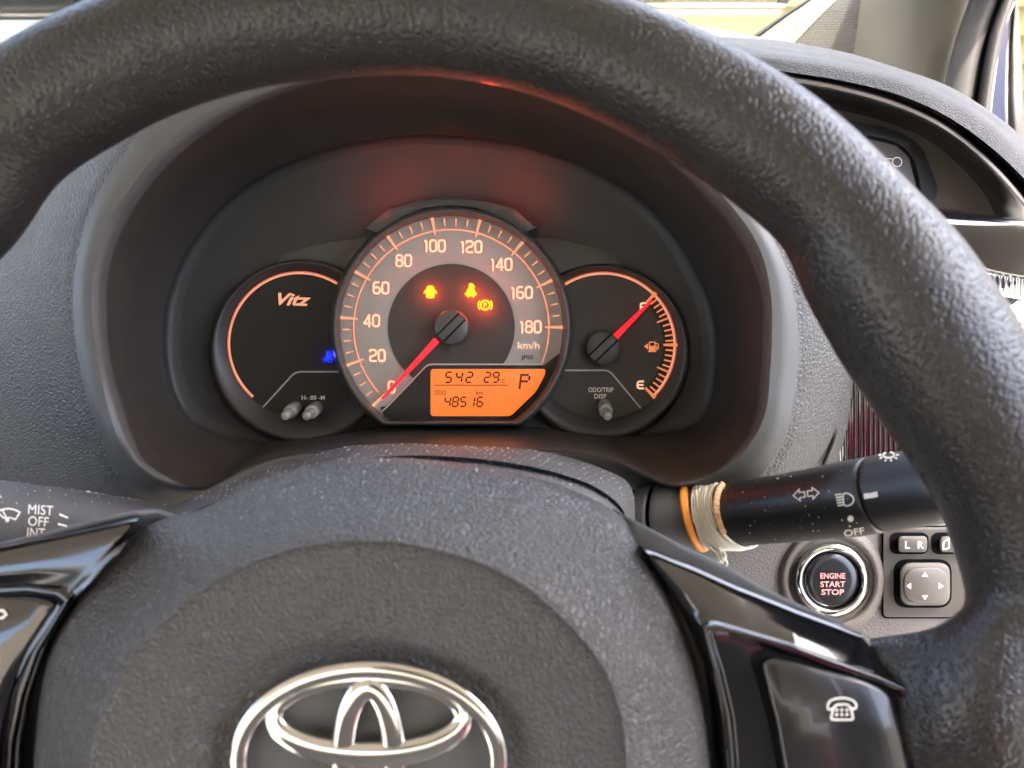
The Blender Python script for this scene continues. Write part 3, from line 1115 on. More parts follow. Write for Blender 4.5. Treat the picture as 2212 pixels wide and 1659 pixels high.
def ticks(parent, name, cxy, angles, r0, r1, w0, w1, d, mat):
    """alike strokes sharing one mesh, turned about the dial centre"""
    k = d / F
    me = bpy.data.meshes.new(name)
    z1 = .0004
    v = [(r0 * k, -w0 * k / 2, 0), (r1 * k, -w1 * k / 2, 0), (r1 * k, w1 * k / 2, 0), (r0 * k, w0 * k / 2, 0)]
    v = v + [(a, b * .8, z1) for a, b, _ in v]
    me.from_pydata(v, [], [(4, 5, 6, 7), (0, 1, 5, 4), (1, 2, 6, 5), (2, 3, 7, 6), (3, 0, 4, 7)])
    me.materials.append(mat)
    c = W(cxy[0], cxy[1], d)
    rl = root_loc(parent)
    basis = Matrix((tuple(AX) + (0,), tuple(AU) + (0,), tuple(-AF) + (0,), (0, 0, 0, 1)))
    basis = Matrix([[AX[i], AU[i], -AF[i], 0] for i in range(3)] + [[0, 0, 0, 1]])
    for a in angles:
        o = bpy.data.objects.new(name, me)
        COL.objects.link(o)
        o.parent = parent
        o.matrix_local = Matrix.Translation(Vector(c - rl)) @ basis @ Matrix.Rotation(R(a), 4, 'Z')


def hub(parent, cx, cy, ang, d0, d1):
    m = MB()
    rr = smooth_rows([Wn(circ(cx, cy, 38, d0, 48)), Wn(circ(cx, cy, 37.5, d1 + .0008, 48)), Wn(circ(cx, cy, 34, d1, 48))], 3)
    m.grid(rr)
    m.cap(rr[-1])
    h = m.build('needle_hub', M['hub'], parent, angle=50)
    u = np.array([math.cos(R(ang)), -math.sin(R(ang))])
    n_ = np.array([-u[1], u[0]])
    c = np.array([cx, cy])

    def bar(w_, l_, dd_, mat, nm, th):
        m = MB()
        m.plate([tuple(c - u * l_ - n_ * w_), tuple(c + u * l_ - n_ * w_), tuple(c + u * l_ + n_ * w_), tuple(c - u * l_ + n_ * w_)], dd_, th, .6)
        m.build(nm, mat, parent)
    bar(11.5, 33.5, d1 - .0002, M['void'], 'hub_groove', .0008)
    bar(8, 33, d1 - .0009, M['hub'], 'hub_bar', .0012)


def needle(parent, p0, p1, w0, w1, d):
    a, b = np.array(p0, float), np.array(p1, float)
    u = (b - a) / np.linalg.norm(b - a)
    n_ = np.array([-u[1], u[0]])
    m = MB()
    m.plate([tuple(a - n_ * w0 / 2), tuple(b - n_ * w1 / 2), tuple(b + u * w1 * .4), tuple(b + n_ * w1 / 2), tuple(a + n_ * w0 / 2)], d, .0012, 1.2)
    m.build('needle', M['needle'], parent)


def glow(name, px, py, d, col, power, size=.003):
    ld = bpy.data.lights.new(name, 'POINT')
    ld.color = col
    ld.energy = power
    ld.shadow_soft_size = size
    o = bpy.data.objects.new(name, ld)
    COL.objects.link(o)
    o.location = W(px, py, d)
    return o


M['pod'] = satin('pod_plastic', (.048, .047, .042), .45, .4, bump=.05)
# ---- left dial
LX, LY = 647, 742
m = MB()
rr = [Wn(circ(LX, LY, 160, .3592)), Wn(circ(LX, LY, 20, .3592))]
m.grid(rr)
m.cap(rr[-1])
ldl = m.build('warning_dial', M['dial'], clu, label='left dial with model script and blue coolant lamp')
m = MB()
m.grid(smooth_rows([Wn(circ(LX + 4, LY + 18, 199, .3640)), Wn(circ(LX + 3, LY + 15, 194, .3545)), Wn(circ(LX + 3, LY + 13, 189, .3540)), Wn(circ(LX + 1, LY + 4, 170, .3565)), Wn(circ(LX, LY, 158, .3588))], 5))
m.build('bezel', M['pod'], ldl, angle=60)
MB().ribbon(arc2d(LX, LY, 153, 58, 229, 90), 6.8, .3586).build('arc_halo', M['num_halo'], ldl, smooth=False)
MB().ribbon(arc2d(LX, LY, 152, 58, 229, 90), 3.6, .3584).build('lit_arc', M['arc'], ldl, smooth=False)
v, f = text2d('Vitz', 636, 647, 27, 72, rot=2, bold=.03, shear=.35)
MB().flat(v, f, .3586).build('script', M['tick'], ldl, smooth=False)
MB().ribbon(rounded([(565, 883), (638, 803), (780, 803)], 12), 3.2, .3587).build('divider_line', M['silver'], ldl, smooth=False)
v, f = join2d([text2d('H-', 658, 859, 9.5, bold=.02), text2d(':00', 676, 859, 9.5, bold=.02), text2d('-M', 695, 859, 9.5, bold=.02)])
MB().flat(v, f, .3587).build('lettering', M['white'], ldl, smooth=False)
tw = [stroke([(697, 777), (703, 774), (708, 778), (714, 774), (719, 777)], 2.6), stroke([(698, 782), (705, 779), (711, 783), (718, 780)], 2.2),
      stroke([(707, 758), (707, 773)], 5.0), disc2d(707, 772, 4.2), stroke([(710, 760), (716, 760)], 2), stroke([(710, 765), (717, 765)], 2), stroke([(710, 770), (716, 770)], 2)]
v, f = join2d(tw)
MB().flat(v, f, .3585).build('coolant_lamp', M['blue'], ldl, smooth=False)
glow('coolant_glow', 709, 768, .3574, (.05, .05, 1), .00012, .001)


def stem(parent, bx, by, tx, ty):
    p0, p1 = W(bx, by, .3592), W(tx, ty, .3335)
    u = p1 - p0
    m = MB()
    m.tube([p0, p0 + u * .50, p0 + u * .53, p0 + u * .54], [.0031, .0031, .0029, .0022], 20, up=AU)
    m.tube([p0 + u * .5, p0 + u * .93, p0 + u * .98, p0 + u], [.0020, .0020, .0017, .0010], 20, up=AU)
    m.build('push_stem', M['stem'], parent, angle=40)


stem(ldl, 638, 881, 615, 899)
stem(ldl, 684, 881, 661, 899)

# ---- right dial, fuel
FX, FY = 1303, 745
m = MB()
rr = [Wn(circ(FX, FY, 162, .3592)), Wn(circ(FX, FY, 20, .3592))]
m.grid(rr)
m.cap(rr[-1])
fdl = m.build('fuel_gauge', M['dial_r'], clu, label='right dial with fuel scale and red needle near full')
m = MB()
m.grid(smooth_rows([Wn(circ(FX - 4, FY + 18, 193, .3640)), Wn(circ(FX - 3, FY + 15, 187, .3545)), Wn(circ(FX - 3, FY + 13, 182, .3540)), Wn(circ(FX - 1, FY + 4, 168, .3565)), Wn(circ(FX, FY, 159, .3588))], 5))
m.build('bezel', M['pod'], fdl, angle=60)
m = MB()
m.flat(*join2d([stroke(arc2d(FX, FY, 143, 43, -46, 50), 26)]), .3588)
m.build('scale_band', M['dial'], fdl, smooth=False)
MB().ribbon(arc2d(FX, FY, 155, 122, -47, 100), 7.2, .3586).build('arc_halo', M['num_halo'], fdl, smooth=False)
MB().ribbon(arc2d(FX, FY, 154, 122, -47, 100), 3.8, .3584).build('lit_arc', M['arc'], fdl, smooth=False)
mins = [45 - 4.6 * i for i in range(1, 10) if i != 5] + [-4.6 * i for i in range(1, 10) if i != 5]
ticks(fdl, 'tick', (FX, FY), mins, 135, 151, 3.4, 3.8, .3583, M['tick_r'])
ticks(fdl, 'tick', (FX, FY), [22.5, -22.5], 126, 151, 3.6, 4.4, .3583, M['tick_r'])
ticks(fdl, 'tick', (FX, FY), [44.5, 0, -45.5], 130, 160, 5, 8, .3582, M['tick_r'])
es = rounded([(1391, 824), (1377, 824), (1377, 839), (1391, 839)], 6)
v, f = join2d([stroke(es, 4), stroke([(1377, 831.5), (1390, 831.5)], 3.6)])
MB().flat(v, f, .3586).build('empty_mark', M['num'], fdl, smooth=False)
v, f = join2d([stroke(rounded([(1398, 655), (1384, 655), (1384, 672)], 4), 4), stroke([(1384, 663), (1395, 663)], 3.6)])
MB().flat(v, f, .3586).build('full_mark', M['num'], fdl, smooth=False)
pump = [poly2d([(1391, 748), (1400, 742), (1400, 755)]), stroke([(1403, 739), (1415, 739), (1415, 758), (1403, 758)], 2.2, True), poly2d([(1403, 747), (1415, 747), (1415, 758), (1403, 758)]),
        stroke([(1400, 759), (1418, 759)], 2.6), stroke(rounded([(1415, 741), (1422, 743), (1422, 754), (1418, 755), (1418, 748), (1415, 747)], 2), 2)]
v, f = join2d(pump)
MB().flat(v, f, .3586).build('pump_mark', M['tick_r'], fdl, smooth=False)
MB().ribbon(rounded([(1180, 800), (1316, 800), (1386, 884)], 12), 3.2, .3587).build('divider_line', M['silver'], fdl, smooth=False)
for s, yy, ww in (('ODO/TRIP', 842, 54), ('DISP', 856, 26)):
    v, f = text2d(s, 1298 if ww > 30 else 1297, yy, 10.5, ww, bold=.015)
    MB().flat(v, f, .3587).build('lettering', M['white'], fdl, smooth=False)
hub(fdl, 1303, 752, 44, .3592, .3545)
needle(fdl, (1329, 728), (1407, 650), 14, 6, .3548)
stem(fdl, 1305, 876, 1313, 900)

# ---- speedometer
SX, SY = 975, 707


def cut(r, d, ymax, n=160):
    c = circ(SX, SY, r, d, n)
    c[:, 1] = np.minimum(c[:, 1], ymax)
    return c


m = MB()
rr = [Wn(cut(241, .35, 908)), Wn(circ(SX, SY, 60, .35, 160))]
m.grid(rr)
m.cap(rr[-1])
spd = m.build('speedometer', M['speedo'], clu, label='central grey speedometer reading zero')
m = MB()
m.grid(smooth_rows([Wn(cut(262, .3562, 921)), Wn(cut(258, .3422, 918)), Wn(cut(255, .3384, 916)), Wn(cut(250, .3382, 913)), Wn(cut(246, .3422, 911)), Wn(cut(240, .3499, 908))], 4))
m.build('bezel', M['bezel'], spd, angle=60)
m = MB()
m.cap(Wn(circ(SX, SY, 137, .3497)))
m.build('inner_disc', M['speedo_in'], spd, smooth=False)
MB().ribbon(arc2d(SX, SY, 211, 222, -24, 140), 5.2, .3498).build('arc_halo', M['num_halo'], spd, smooth=False)
MB().ribbon(arc2d(SX, SY, 211, 222, -24, 140), 2.8, .34965).build('lit_arc', M['arc'], spd, smooth=False)
majors = [225 - 25 * i for i in range(10)]
minors = [225 - 6.25 * i for i in range(37) if i % 4]
ticks(spd, 'tick', (SX, SY), majors, 202, 242, 3.4, 8, .3495, M['tick'])
ticks(spd, 'tick', (SX, SY), minors, 219, 235, 2.2, 4.4, .3495, M['tick'])
for s, x, y in (('0', 846, 836), ('20', 815, 768), ('40', 803, 693), ('60', 823, 622), ('80', 872, 563), ('100', 939, 531), ('120', 1018, 533), ('140', 1083, 571), ('160', 1127, 632), ('180', 1146, 706)):
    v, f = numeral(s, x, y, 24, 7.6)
    MB().flat(v, f, .3498).build('numeral_halo', M['num_halo'], spd, smooth=False)
    v, f = numeral(s, x, y, 24, 4.6)
    MB().flat(v, f, .3496).build('numeral', M['num'], spd, smooth=False)
v, f = text2d('km/h', 1142, 746, 15, 47, bold=.012)
MB().flat(v, f, .3497).build('unit_lettering', M['num'], spd, smooth=False)
v, f = text2d('JPSS', 1139, 773, 11, 27, bold=.03)
MB().flat(v, f, .3498).build('maker_lettering', M['bezel'], spd, smooth=False)
# lower housing with the display
m = MB()
m.plate([(822, 880), (841, 876), (926, 789), (1175, 789), (1196, 772), (1214, 760), (1218, 790), (1204, 830), (1180, 866), (1130, 909), (835, 909)], .3492, .002, .8)
m.build('display_housing', M['dial'], spd)
MB().ribbon(rounded([(826, 888), (841, 874), (924, 787), (1174, 787), (1184, 745)], 10), 3.2, .349).build('divider_line', M['silver'], spd, smooth=False)
LCD = [(930, 797), (1178, 797), (1178, 808), (1158, 846), (1103, 899), (930, 899)]
m = MB()
m.plate([tuple(q) for q in rounded(LCD, 8, True)], .3488, .0006, .5)
m.build('display', M['lcd'], spd)
ink = [lcd('5', 963, 815, 22, 12, 16), lcd('42', 986, 815, 22, 12, 22), lcd('29', 1047, 815, 21, 11.5, 18.5), stroke([(938, 832), (1097, 832)], 1.6),
       lcd('485', 961, 868, 20, 11.5, 17), lcd('16', 1013, 868, 20, 11.5, 18), text2d('°C', 1085, 823, 9, 12), text2d('ODO', 951, 848, 10, 25, bold=.0), text2d('km', 1036, 848, 8.5, 15, bold=.0)]
for gx, gy in [(0, r) for r in range(7)] + [(1, 0), (2, 0), (3, 0), (4, 1), (4, 2), (3, 3), (2, 3), (1, 3)]:
    ink.append(disc2d(1126 + gx * 4.6 - gy * .6, 810 + gy * 4.6, 2.6, 8))
v, f = join2d(ink)
MB().flat(v, f, .3486).build('display_digits', M['lcd_ink'], spd, smooth=False)
# warning lamps
icons = {
    'door_lamp': [poly2d([tuple(q) for q in rounded([(922, 617), (937, 617), (939, 644), (920, 644)], 5, True)]), stroke([(922, 625), (915.5, 634)], 3.2), stroke([(937, 625), (943.5, 634)], 3.2)],
    'belt_lamp': [disc2d(1017, 616, 4.6), poly2d([tuple(q) for q in rounded([(1012, 620), (1022, 620), (1028, 634), (1025, 642), (1019, 642), (1017.5, 634), (1016.5, 634), (1015, 642), (1009, 642), (1006, 634)], 3, True)]), disc2d(1007, 635, 3), disc2d(1027, 635, 3), stroke([(1022, 614), (1025, 621)], 2.4)],
    'brake_lamp': [stroke(arc2d(1048, 659, 10, 0, 350, 28), 3.2, True), stroke(arc2d(1048, 659, 15, 140, 220, 12), 2.6), stroke(arc2d(1048, 659, 15, 40, -40, 12), 2.6), text2d('P', 1048, 659, 10, bold=.04)],
}
for nm, pr in icons.items():
    v, f = join2d(pr)
    c = v.mean(0)
    MB().flat(v, f, .3492).build(nm, M['warn'], spd, smooth=False)
    e_ = [poly2d([tuple(q) for q in arc2d(c[0], c[1], 1, 0, 1, 2)] + [tuple(c)])]
    glow(nm + '_glow', c[0], c[1], .3467, (1, .07, .01), .0008)
hub(spd, SX, SY, 45, .3498, .3442)
needle(spd, (944, 734), (826, 861), 15, 6, .3447)

# added red spots: panel ones imitate a lens reflection, the last reddens the rim
def red_spot(name, p, tgt, power, ang, blend):
    ld = bpy.data.lights.new(name, 'SPOT')
    ld.color = (1.0, .055, .03)
    ld.energy = power
    ld.spot_size = R(ang)
    ld.spot_blend = blend
    ld.shadow_soft_size = .004
    o = bpy.data.objects.new(name, ld)
    COL.objects.link(o)
    o.location = p
    o.rotation_euler = (Vector(tgt) - Vector(p)).to_track_quat('-Z', 'Y').to_euler()


for gx, gy in ((800, 432), (868, 392), (975, 352), (1082, 392), (1150, 432)):
    red_spot('red_reflection_spot', W(gx, gy - 14, .336), W(gx, gy - 8, .3605), .0008, 105, .6)
red_spot('needle_glow', W(1050, 235, .285), W(1105, 195, .205), .010, 70, .8)

# ================================================================== steering column cover
cc = thing('column_cover', 'dusty dark grey steering column cover beneath the gauges', 'column cover', W(870, 1100, .27))
c0 = line([(300, 1110, .30), (400, 1088, .30), (480, 1054, .30), (600, 1012, .30), (737, 976, .30), (870, 967, .30), (1004, 972, .30), (1170, 984, .30), (1304, 1022, .30), (1357, 1055, .30), (1368, 1160, .30)], 80)
c1 = line([(300, 1112, .285), (400, 1082, .284), (480, 1047, .283), (600, 1004, .281), (737, 966, .279), (870, 957, .279), (1004, 962, .279), (1170, 974, .280), (1304, 1013, .282), (1360, 1046, .284), (1372, 1160, .287)], 80)
c2 = line([(300, 1150, .264), (420, 1102, .262), (520, 1064, .260), (620, 1030, .258), (737, 996, .256), (870, 984, .256), (1004, 988, .256), (1104, 1000, .257), (1204, 1022, .258), (1290, 1054, .26), (1345, 1100, .262), (1362, 1160, .265)], 80)
c3 = c2 + np.array([0, 7, .0045])
c4 = c3 + np.array([0, 14, -.008])
c5 = c4 + np.array([0, 150, -.012])
m = MB()
m.grid(smooth_rows([Wn(c0), Wn(c1 + [0, 1, .003]), Wn(c1 * .9 + c2 * .1 + [0, 1, -.001]), Wn(c1 * .5 + c2 * .5 + [0, -2, -.001]), Wn(c2)], 5), False)
m.grid(smooth_rows([Wn(c2), Wn(c3)], 2), False)
m.grid(smooth_rows([Wn(c3), Wn(c4), Wn(c5)], 3), False)
cover = m.build('cover', M['column'], cc, angle=40)

# ================================================================== light stalk
AXT = np.array([[1330, 1107, .318, 60], [1400, 1108, .312, 62], [1542, 1116, .300, 66], [1700, 1097, .276, 73], [1842, 1076, .256, 82], [2025, 1046, .236, 82], [2140, 1026, .224, 72]])


def ax_pt(x):
    return tuple(np.interp(x, AXT[:, 0], AXT[:, k]) for k in (1, 2, 3))


def stalk_piece(x0, x1, n=24, scale=1.0, ends=.12):
    xs_ = np.concatenate([[x0, x0 + .6], np.linspace(x0 + 2, x1 - 2, n), [x1 - .6, x1]])
    P, rr_ = [], []
    for x in xs_:
        y, d, r = ax_pt(x)
        P.append(W(x, y, d))
        rr_.append(r * d / F * scale)
    rr_ = np.array(rr_)
    rr_[0] *= 1 - ends * .5
    rr_[-1] *= 1 - ends * .5
    rr_[1] *= 1 - ends * .12
    rr_[-2] *= 1 - ends * .12
    m_ = MB()
    m_.tube(P, rr_, 48)
    return m_


stk = thing('light_stalk', 'black light and indicator stalk with white symbols', 'stalk', W(1700, 1097, .276))
M['stalk'] = satin('stalk_plastic', (.016, .016, .016), .36, .5, bump=.08, scale=1600, smudge=.05)
stalk_piece(1332, 1440, 8, .80).build('core', M['void'], stk, angle=50)
stalk_piece(1384, 1410, 6, 1.0).build('root_ring', M['collar'], stk, angle=50)
stalk_piece(1419, 1520, 10, 1.0).build('collar', M['collar'], stk, angle=50)
body = stalk_piece(1500, 1893, 40, 1.0).build('body', M['stalk'], stk, angle=50)
tip = stalk_piece(1896, 2150, 30, 1.01).build('tip', M['stalk'], stk, angle=50)
tb, tt = bvh(body), bvh(tip)


def arrow(cx, cy, s, w_, rot):
    q = np.array([(-15, 0), (0, -13), (0, -6), (12, -6), (12, 6), (0, 6), (0, 13)], float) * (s, abs(s))
    c, s_ = math.cos(R(rot)), math.sin(R(rot))
    q = np.stack([q[:, 0] * c - q[:, 1] * s_ + cx, q[:, 0] * s_ + q[:, 1] * c + cy], 1)
    q2 = []
    for i in range(len(q)):
        a, b = q[i], q[(i + 1) % len(q)]
        q2 += [a, a * .5 + b * .5]
    return stroke(q2, w_, True)


v, f = join2d([arrow(1729, 1070, .92, 2.6, -6), arrow(1757, 1066, -.92, 2.6, -6)])
print_on(tb, v, f).build('arrow_mark', M['white'], body, smooth=False)
hd = [stroke(rounded([(1822, 1067), (1832, 1065), (1843, 1072), (1846, 1080), (1841, 1089), (1830, 1093), (1824, 1090)], 5, True), 2.8, True)]
for i in range(5):
    hd.append(stroke([(1805 + i * 1.4, 1069.5 + i * 5.6), (1820 + i * .8, 1067.5 + i * 5.6)], 3.0))
v, f = join2d(hd)
print_on(tb, v, f).build('headlamp_mark', M['white'], body, smooth=False)
v, f = disc2d(1838, 1119, 6.5, 20)
print_on(tb, v, f).build('dot_mark', M['white'], body, smooth=False)
v, f = text2d('OFF', 1845, 1147, 14, 44, rot=-9, bold=.012)
print_on(tb, v, f).build('lettering', M['white'], body, smooth=False)
v, f = stroke([(1867, 1072), (1882, 1070), (1897, 1067)], 11)
print_on(tt, v, f).build('index_mark', M['white'], tip, smooth=False)
sl = [stroke(np.array(arc2d(1920, 984, 1, 0, 345, 24)) * (1, 1) * 0 + np.stack([1921 + 12 * np.cos(np.linspace(0, 6.1, 24)), 985 + 6 * np.sin(np.linspace(0, 6.1, 24))], 1), 2.4, True)]
for a in (0, 35, 75, 110, 150, 180):
    ca, sa = math.cos(R(a)), math.sin(R(a))
    sl.append(stroke([(1921 + 16 * ca, 985 + 9 * sa), (1921 + 22 * ca, 985 + 14 * sa)], 3))
v, f = join2d(sl)
print_on(tt, v, f).build('lamp_mark', M['white'], tip, smooth=False)

# things wound round the stalk


def wrap_path(x0, lean, rs, a0=0, a1=360, n=60, wob=0.0, seed=0):
    rnd = random.Random(seed)
    ph_ = rnd.random() * 6
    P = []
    for a in np.linspace(a0, a1, n):
        ca, sa = math.cos(R(a)), math.sin(R(a))
        x = x0 + lean * (1 - sa) / 2 + wob * math.sin(a / 40 + ph_)
        y, d, r = ax_pt(x)
        y2, d2, _ = ax_pt(x + 1)
        t = W(x + 1, y2, d2) - W(x, y, d)
        t /= np.linalg.norm(t)
        b = np.cross(t, AF)
        b /= np.linalg.norm(b)
        if b @ AU < 0:
            b = -b
        u = np.cross(b, t)
        if u @ AF > 0:
            u = -u
        P.append(W(x, y, d) + (r * d / F + rs) * (b * sa + u * ca))
    return P


m = MB()
m.tube(wrap_path(1486, 36, .0006, n=72)[:-1], .0011, 8, closed=True, sx=1.5, sy=.7)
tag(m.build('rubber_band', M['band']), 'orange rubber band round the light stalk beside the thread', 'rubber band')
m = MB()
rnd = random.Random(3)
for i in range(22):
    x0 = 1505 + i * 3.3
    m.tube(wrap_path(x0, 26 + i * .4, .0005 + rnd.random() * .0007, 0, 360, 64, 1.2, i)[:-1], .00032 + rnd.random() * .00006, 6, closed=True)
for i in range(9):
    x0 = 1511 + i * 6.6
    m.tube(wrap_path(x0, 60 - i * 4, .0011 + rnd.random() * .0005, 70, -100, 40, 1.0, 40 + i), .00030, 6)
for i in range(16):                          # loose tail under the stalk
    s = W(1530 + rnd.random() * 22, 1178 + rnd.random() * 8, .287 + rnd.random() * .008)
    e = W(1548 + rnd.random() * 24, 1206 + rnd.random() * 22, .283 + rnd.random() * .01)
    md = (s + e) / 2 + AX * (rnd.random() - .2) * .003
    m.tube(np.array([s, (s + md) / 2, md, (md + e) / 2 + AX * .0005, e]), .0004, 5)
tag(m.build('thread_wrap', M['thread']), 'cream cotton thread wound round the light stalk with loose tail', 'thread')
m = MB()
for i in range(12):
    a0 = 84 - i * 8.2
    m.tube(wrap_path(1590, 6, .0006, a0, a0 - 8.0, 6), [.0008, .0009, .00095, .00095, .0009, .0008], 8, sx=1.5)
tag(m.build('ribbed_band', M['peach']), 'peach segmented band squeezed between thread and stalk handle', 'rubber band')

# ================================================================== wiper stalk
AXT_L = np.array([[-260, 1096, .225, 78], [0, 1113, .250, 74], [150, 1123, .265, 65], [300, 1136, .280, 55], [460, 1156, .295, 44]])
ws = thing('wiper_stalk', 'grey wiper stalk lettered MIST OFF INT', 'stalk', W(0, 1113, .25))
P, rr_ = [], []
for x in np.linspace(-260, 460, 40):
    y, d, r = (np.interp(x, AXT_L[:, 0], AXT_L[:, k]) for k in (1, 2, 3))
    P.append(W(x, y, d))
    rr_.append(r * d / F)
m = MB()
m.tube(P, rr_, 40)
wbody = m.build('body', M['column'], ws, angle=60)
tw_ = bvh(wbody)
wl = [text2d('MIST', 87, 1102, 20, 54, rot=4), text2d('OFF', 82, 1126, 20, 44, rot=4), text2d('INT', 77, 1150, 20, 38, rot=4)]
v, f = join2d(wl)
print_on(tw_, v, f).build('lettering', M['white'], wbody, smooth=False)
v, f = join2d([stroke([(127, 1111), (146, 1119)], 4), stroke([(124, 1131), (144, 1136)], 4)])
print_on(tw_, v, f).build('index_mark', M['white'], wbody, smooth=False)
wi = [stroke([(-8, 1106), (4, 1101), (18, 1099), (32, 1102), (42, 1107), (32, 1122), (22, 1118), (8, 1119)], 3, True), stroke([(5, 1103), (15, 1122)], 3), disc2d(15, 1123, 4)]
v, f = join2d(wi)
print_on(tw_, v, f).build('wiper_mark', M['white'], wbody, smooth=False)

# ================================================================== steering wheel
sw = thing('steering_wheel', 'black leather steering wheel with chrome oval emblem on its pad', 'steering wheel', W(796, 1600, .195))
WC = np.array([796.0, 1560.0])


def wd(px, py):
    return .1935 - .031 * (px - 796) / F * .19 - .053 * (1560 - py) / F * .19


outer = [(0, 105), (100, 50), (207, -4), (1475, 47), (1568, 97), (1642, 133), (1708, 173), (1775, 227), (1842, 277), (1908, 350), (1975, 410), (2042, 477), (2095, 553), (2142, 620), (2188, 686)]
inner = [(-5, 580), (33, 513), (83, 433), (133, 390), (233, 327), (317, 277), (433, 230), (533, 200), (740, 172), (937, 168), (1104, 195), (1204, 228), (1337, 288), (1475, 367), (1590, 450), (1708, 553), (1758, 686),
         (1825, 813), (1908, 936), (1958, 1003), (1995, 1060), (2025, 1106), (2058, 1206)]


def pol(pts):
    p = np.array(pts, float) - WC
    a = np.degrees(np.arctan2(-p[:, 1], p[:, 0]))
    r = np.hypot(p[:, 0], p[:, 1])
    o = np.argsort(a)
    return a[o], r[o]


ao, ro = pol(outer)
ai, ri = pol(inner)
th = np.arange(0, 360, 1.5)
thw = np.where(th > 270, th - 360, th)
r_out = np.interp(thw, np.concatenate([[-90, 0, 20], ao, [190, 270]]), np.concatenate([[1640, 1640, 1640], ro, [1650, 1640]]))
r_in = np.interp(thw, np.concatenate([[-90, -20, 5], ai, [172, 185, 270]]), np.concatenate([[1320, 1318, 1316], ri, [1310, 1320, 1320]]))
ker = np.hanning(9)
ker /= ker.sum()
r_out = np.convolve(np.concatenate([r_out[-8:], r_out, r_out[:8]]), ker, 'same')[8:-8]
ker = np.hanning(5)
ker /= ker.sum()
r_in = np.convolve(np.concatenate([r_in[-8:], r_in, r_in[:8]]), ker, 'same')[8:-8]
P, rr_ = [], []
for t, a, b in zip(th, r_out, r_in):
    rc, hw = (a + b) / 2, (a - b) / 2
    px, py = WC[0] + rc * math.cos(R(t)), WC[1] - rc * math.sin(R(t))
    d = wd(px, py)
    u = np.array([math.cos(R(t)), -math.sin(R(t))])
    off = abs((np.array([px, py]) - (CX, CY)) @ u) / F
    ca = 1 / math.sqrt(1 + off * off)
    P.append(W(px, py, d))
    rr_.append(hw * d / F * ca)
m = MB()
m.tube(P, rr_, 40, closed=True, sx=1.0, sy=1.06)


def boot(mir):
    bp = [(1840, 1545, .200, 165, .004), (1900, 1545, .198, 172, .0065), (1960, 1535, .196, 168, .0095), (2030, 1525, .193, 176, .0125), (2090, 1515, .191, 215, .0140), (2160, 1500, .189, 300, .0145), (2240, 1485, .188, 400, .0130)]
    rows = []
    for x, y, d, hh, dz in resample2(bp, 30):
        x = x if not mir else 1592 - x
        row = []
        for a in np.linspace(0, 2 * np.pi, 40, endpoint=False):
            row.append(W(x, y + hh * math.sin(a), d + dz * math.copysign(abs(math.cos(a)) ** .8, math.cos(a))))
        rows.append(row)
    m_ = MB()
    m_.grid(rows)
    m_.cap(rows[0])
    m_.cap(rows[-1])
    return m_


def resample2(p, n):
    return resample(cat(p), n)


for mir in (False, True):
    b_ = boot(mir)
    m.add(b_.v, b_.f)
rim = m.build('rim', M['rim'], sw, smooth=True, angle=180)
md = rim.modifiers.new('blend', 'REMESH')
md.mode = 'VOXEL'
md.voxel_size = .0015
md.use_smooth_shade = True
ms = rim.modifiers.new('soften', 'SMOOTH')
ms.iterations = 14
ms.factor = .5
dg = bpy.context.evaluated_depsgraph_get()
nm_ = bpy.data.meshes.new_from_object(rim.evaluated_get(dg))
rim.modifiers.clear()
rim.data = nm_
rim.data.name = 'rim'
nm_.polygons.foreach_set("use_smooth", [True] * len(nm_.polygons))
if not nm_.materials:
    nm_.materials.append(M['rim'])

# hub body under pad and trims
m = MB()
m.plate([(1280, 1210, .212), (1325, 1098, .212), (1376, 1127, .2035), (1476, 1179), (1569, 1222), (1654, 1272), (1733, 1308), (1820, 1344), (1890, 1400), (1960, 1600), (1960, 1850), (1500, 2100), (100, 2100, .205), (-350, 1900, .214), (-400, 1300, .214),
         (-100, 1194, .2065), (0, 1172, .204), (100, 1149, .2015), (200, 1124), (290, 1103, .2), (340, 1099, .207), (380, 1112, .215), (450, 1190, .222)], .1985, .022, 9)
m.build('hub_body', M['column'], sw, angle=70)

# airbag pad
PC_, PN = (796, 1640), 240
E_ = [(433, 1100, .203), (500, 1066, .205), (533, 1046, .206), (633, 1014, .207), (737, 993, .208), (870, 989, .208), (970, 998, .208), (1104, 1020, .207), (1204, 1046, .206), (1304, 1090, .204), (1345, 1118, .202), (1377, 1173, .199),
      (1420, 1240, .196), (1453, 1306, .194), (1487, 1380, .193), (1515, 1470, .192), (1535, 1570, .191), (1545, 1660, .191), (1550, 1800, .191), (1500, 2000, .193), (1350, 2180, .197), (1050, 2280, .2), (796, 2300, .2), (550, 2280, .2),
      (250, 2180, .197), (110, 2000, .193), (65, 1800, .191), (73, 1659, .191), (87, 1506, .191), (110, 1406, .192), (150, 1323, .194), (200, 1246, .197), (250, 1190, .199), (300, 1143, .201), (367, 1116, .202)]
K_ = [(193, 1623), (217, 1556), (250, 1473), (290, 1416), (350, 1350), (467, 1256), (567, 1207), (650, 1182), (737, 1170), (870, 1174), (970, 1196), (1070, 1230), (1170, 1293), (1237, 1360), (1304, 1440), (1337, 1523), (1350, 1606),
      (1352, 1700), (1320, 1850), (1200, 2030), (1000, 2120), (796, 2150), (590, 2120), (380, 2030), (240, 1870), (190, 1720)]
D_ = [(440, 1640), (455, 1545), (500, 1475), (560, 1425), (633, 1392), (737, 1374), (870, 1382), (970, 1413), (1070, 1463), (1137, 1540), (1163, 1640), (1150, 1740), (1080, 1830), (950, 1890), (800, 1905), (650, 1890), (530, 1830), (455, 1740)]
rE, rK, rD = ring(E_, PC_, PN), ring(K_, PC_, PN, .1790), ring(D_, PC_, PN, .1838)
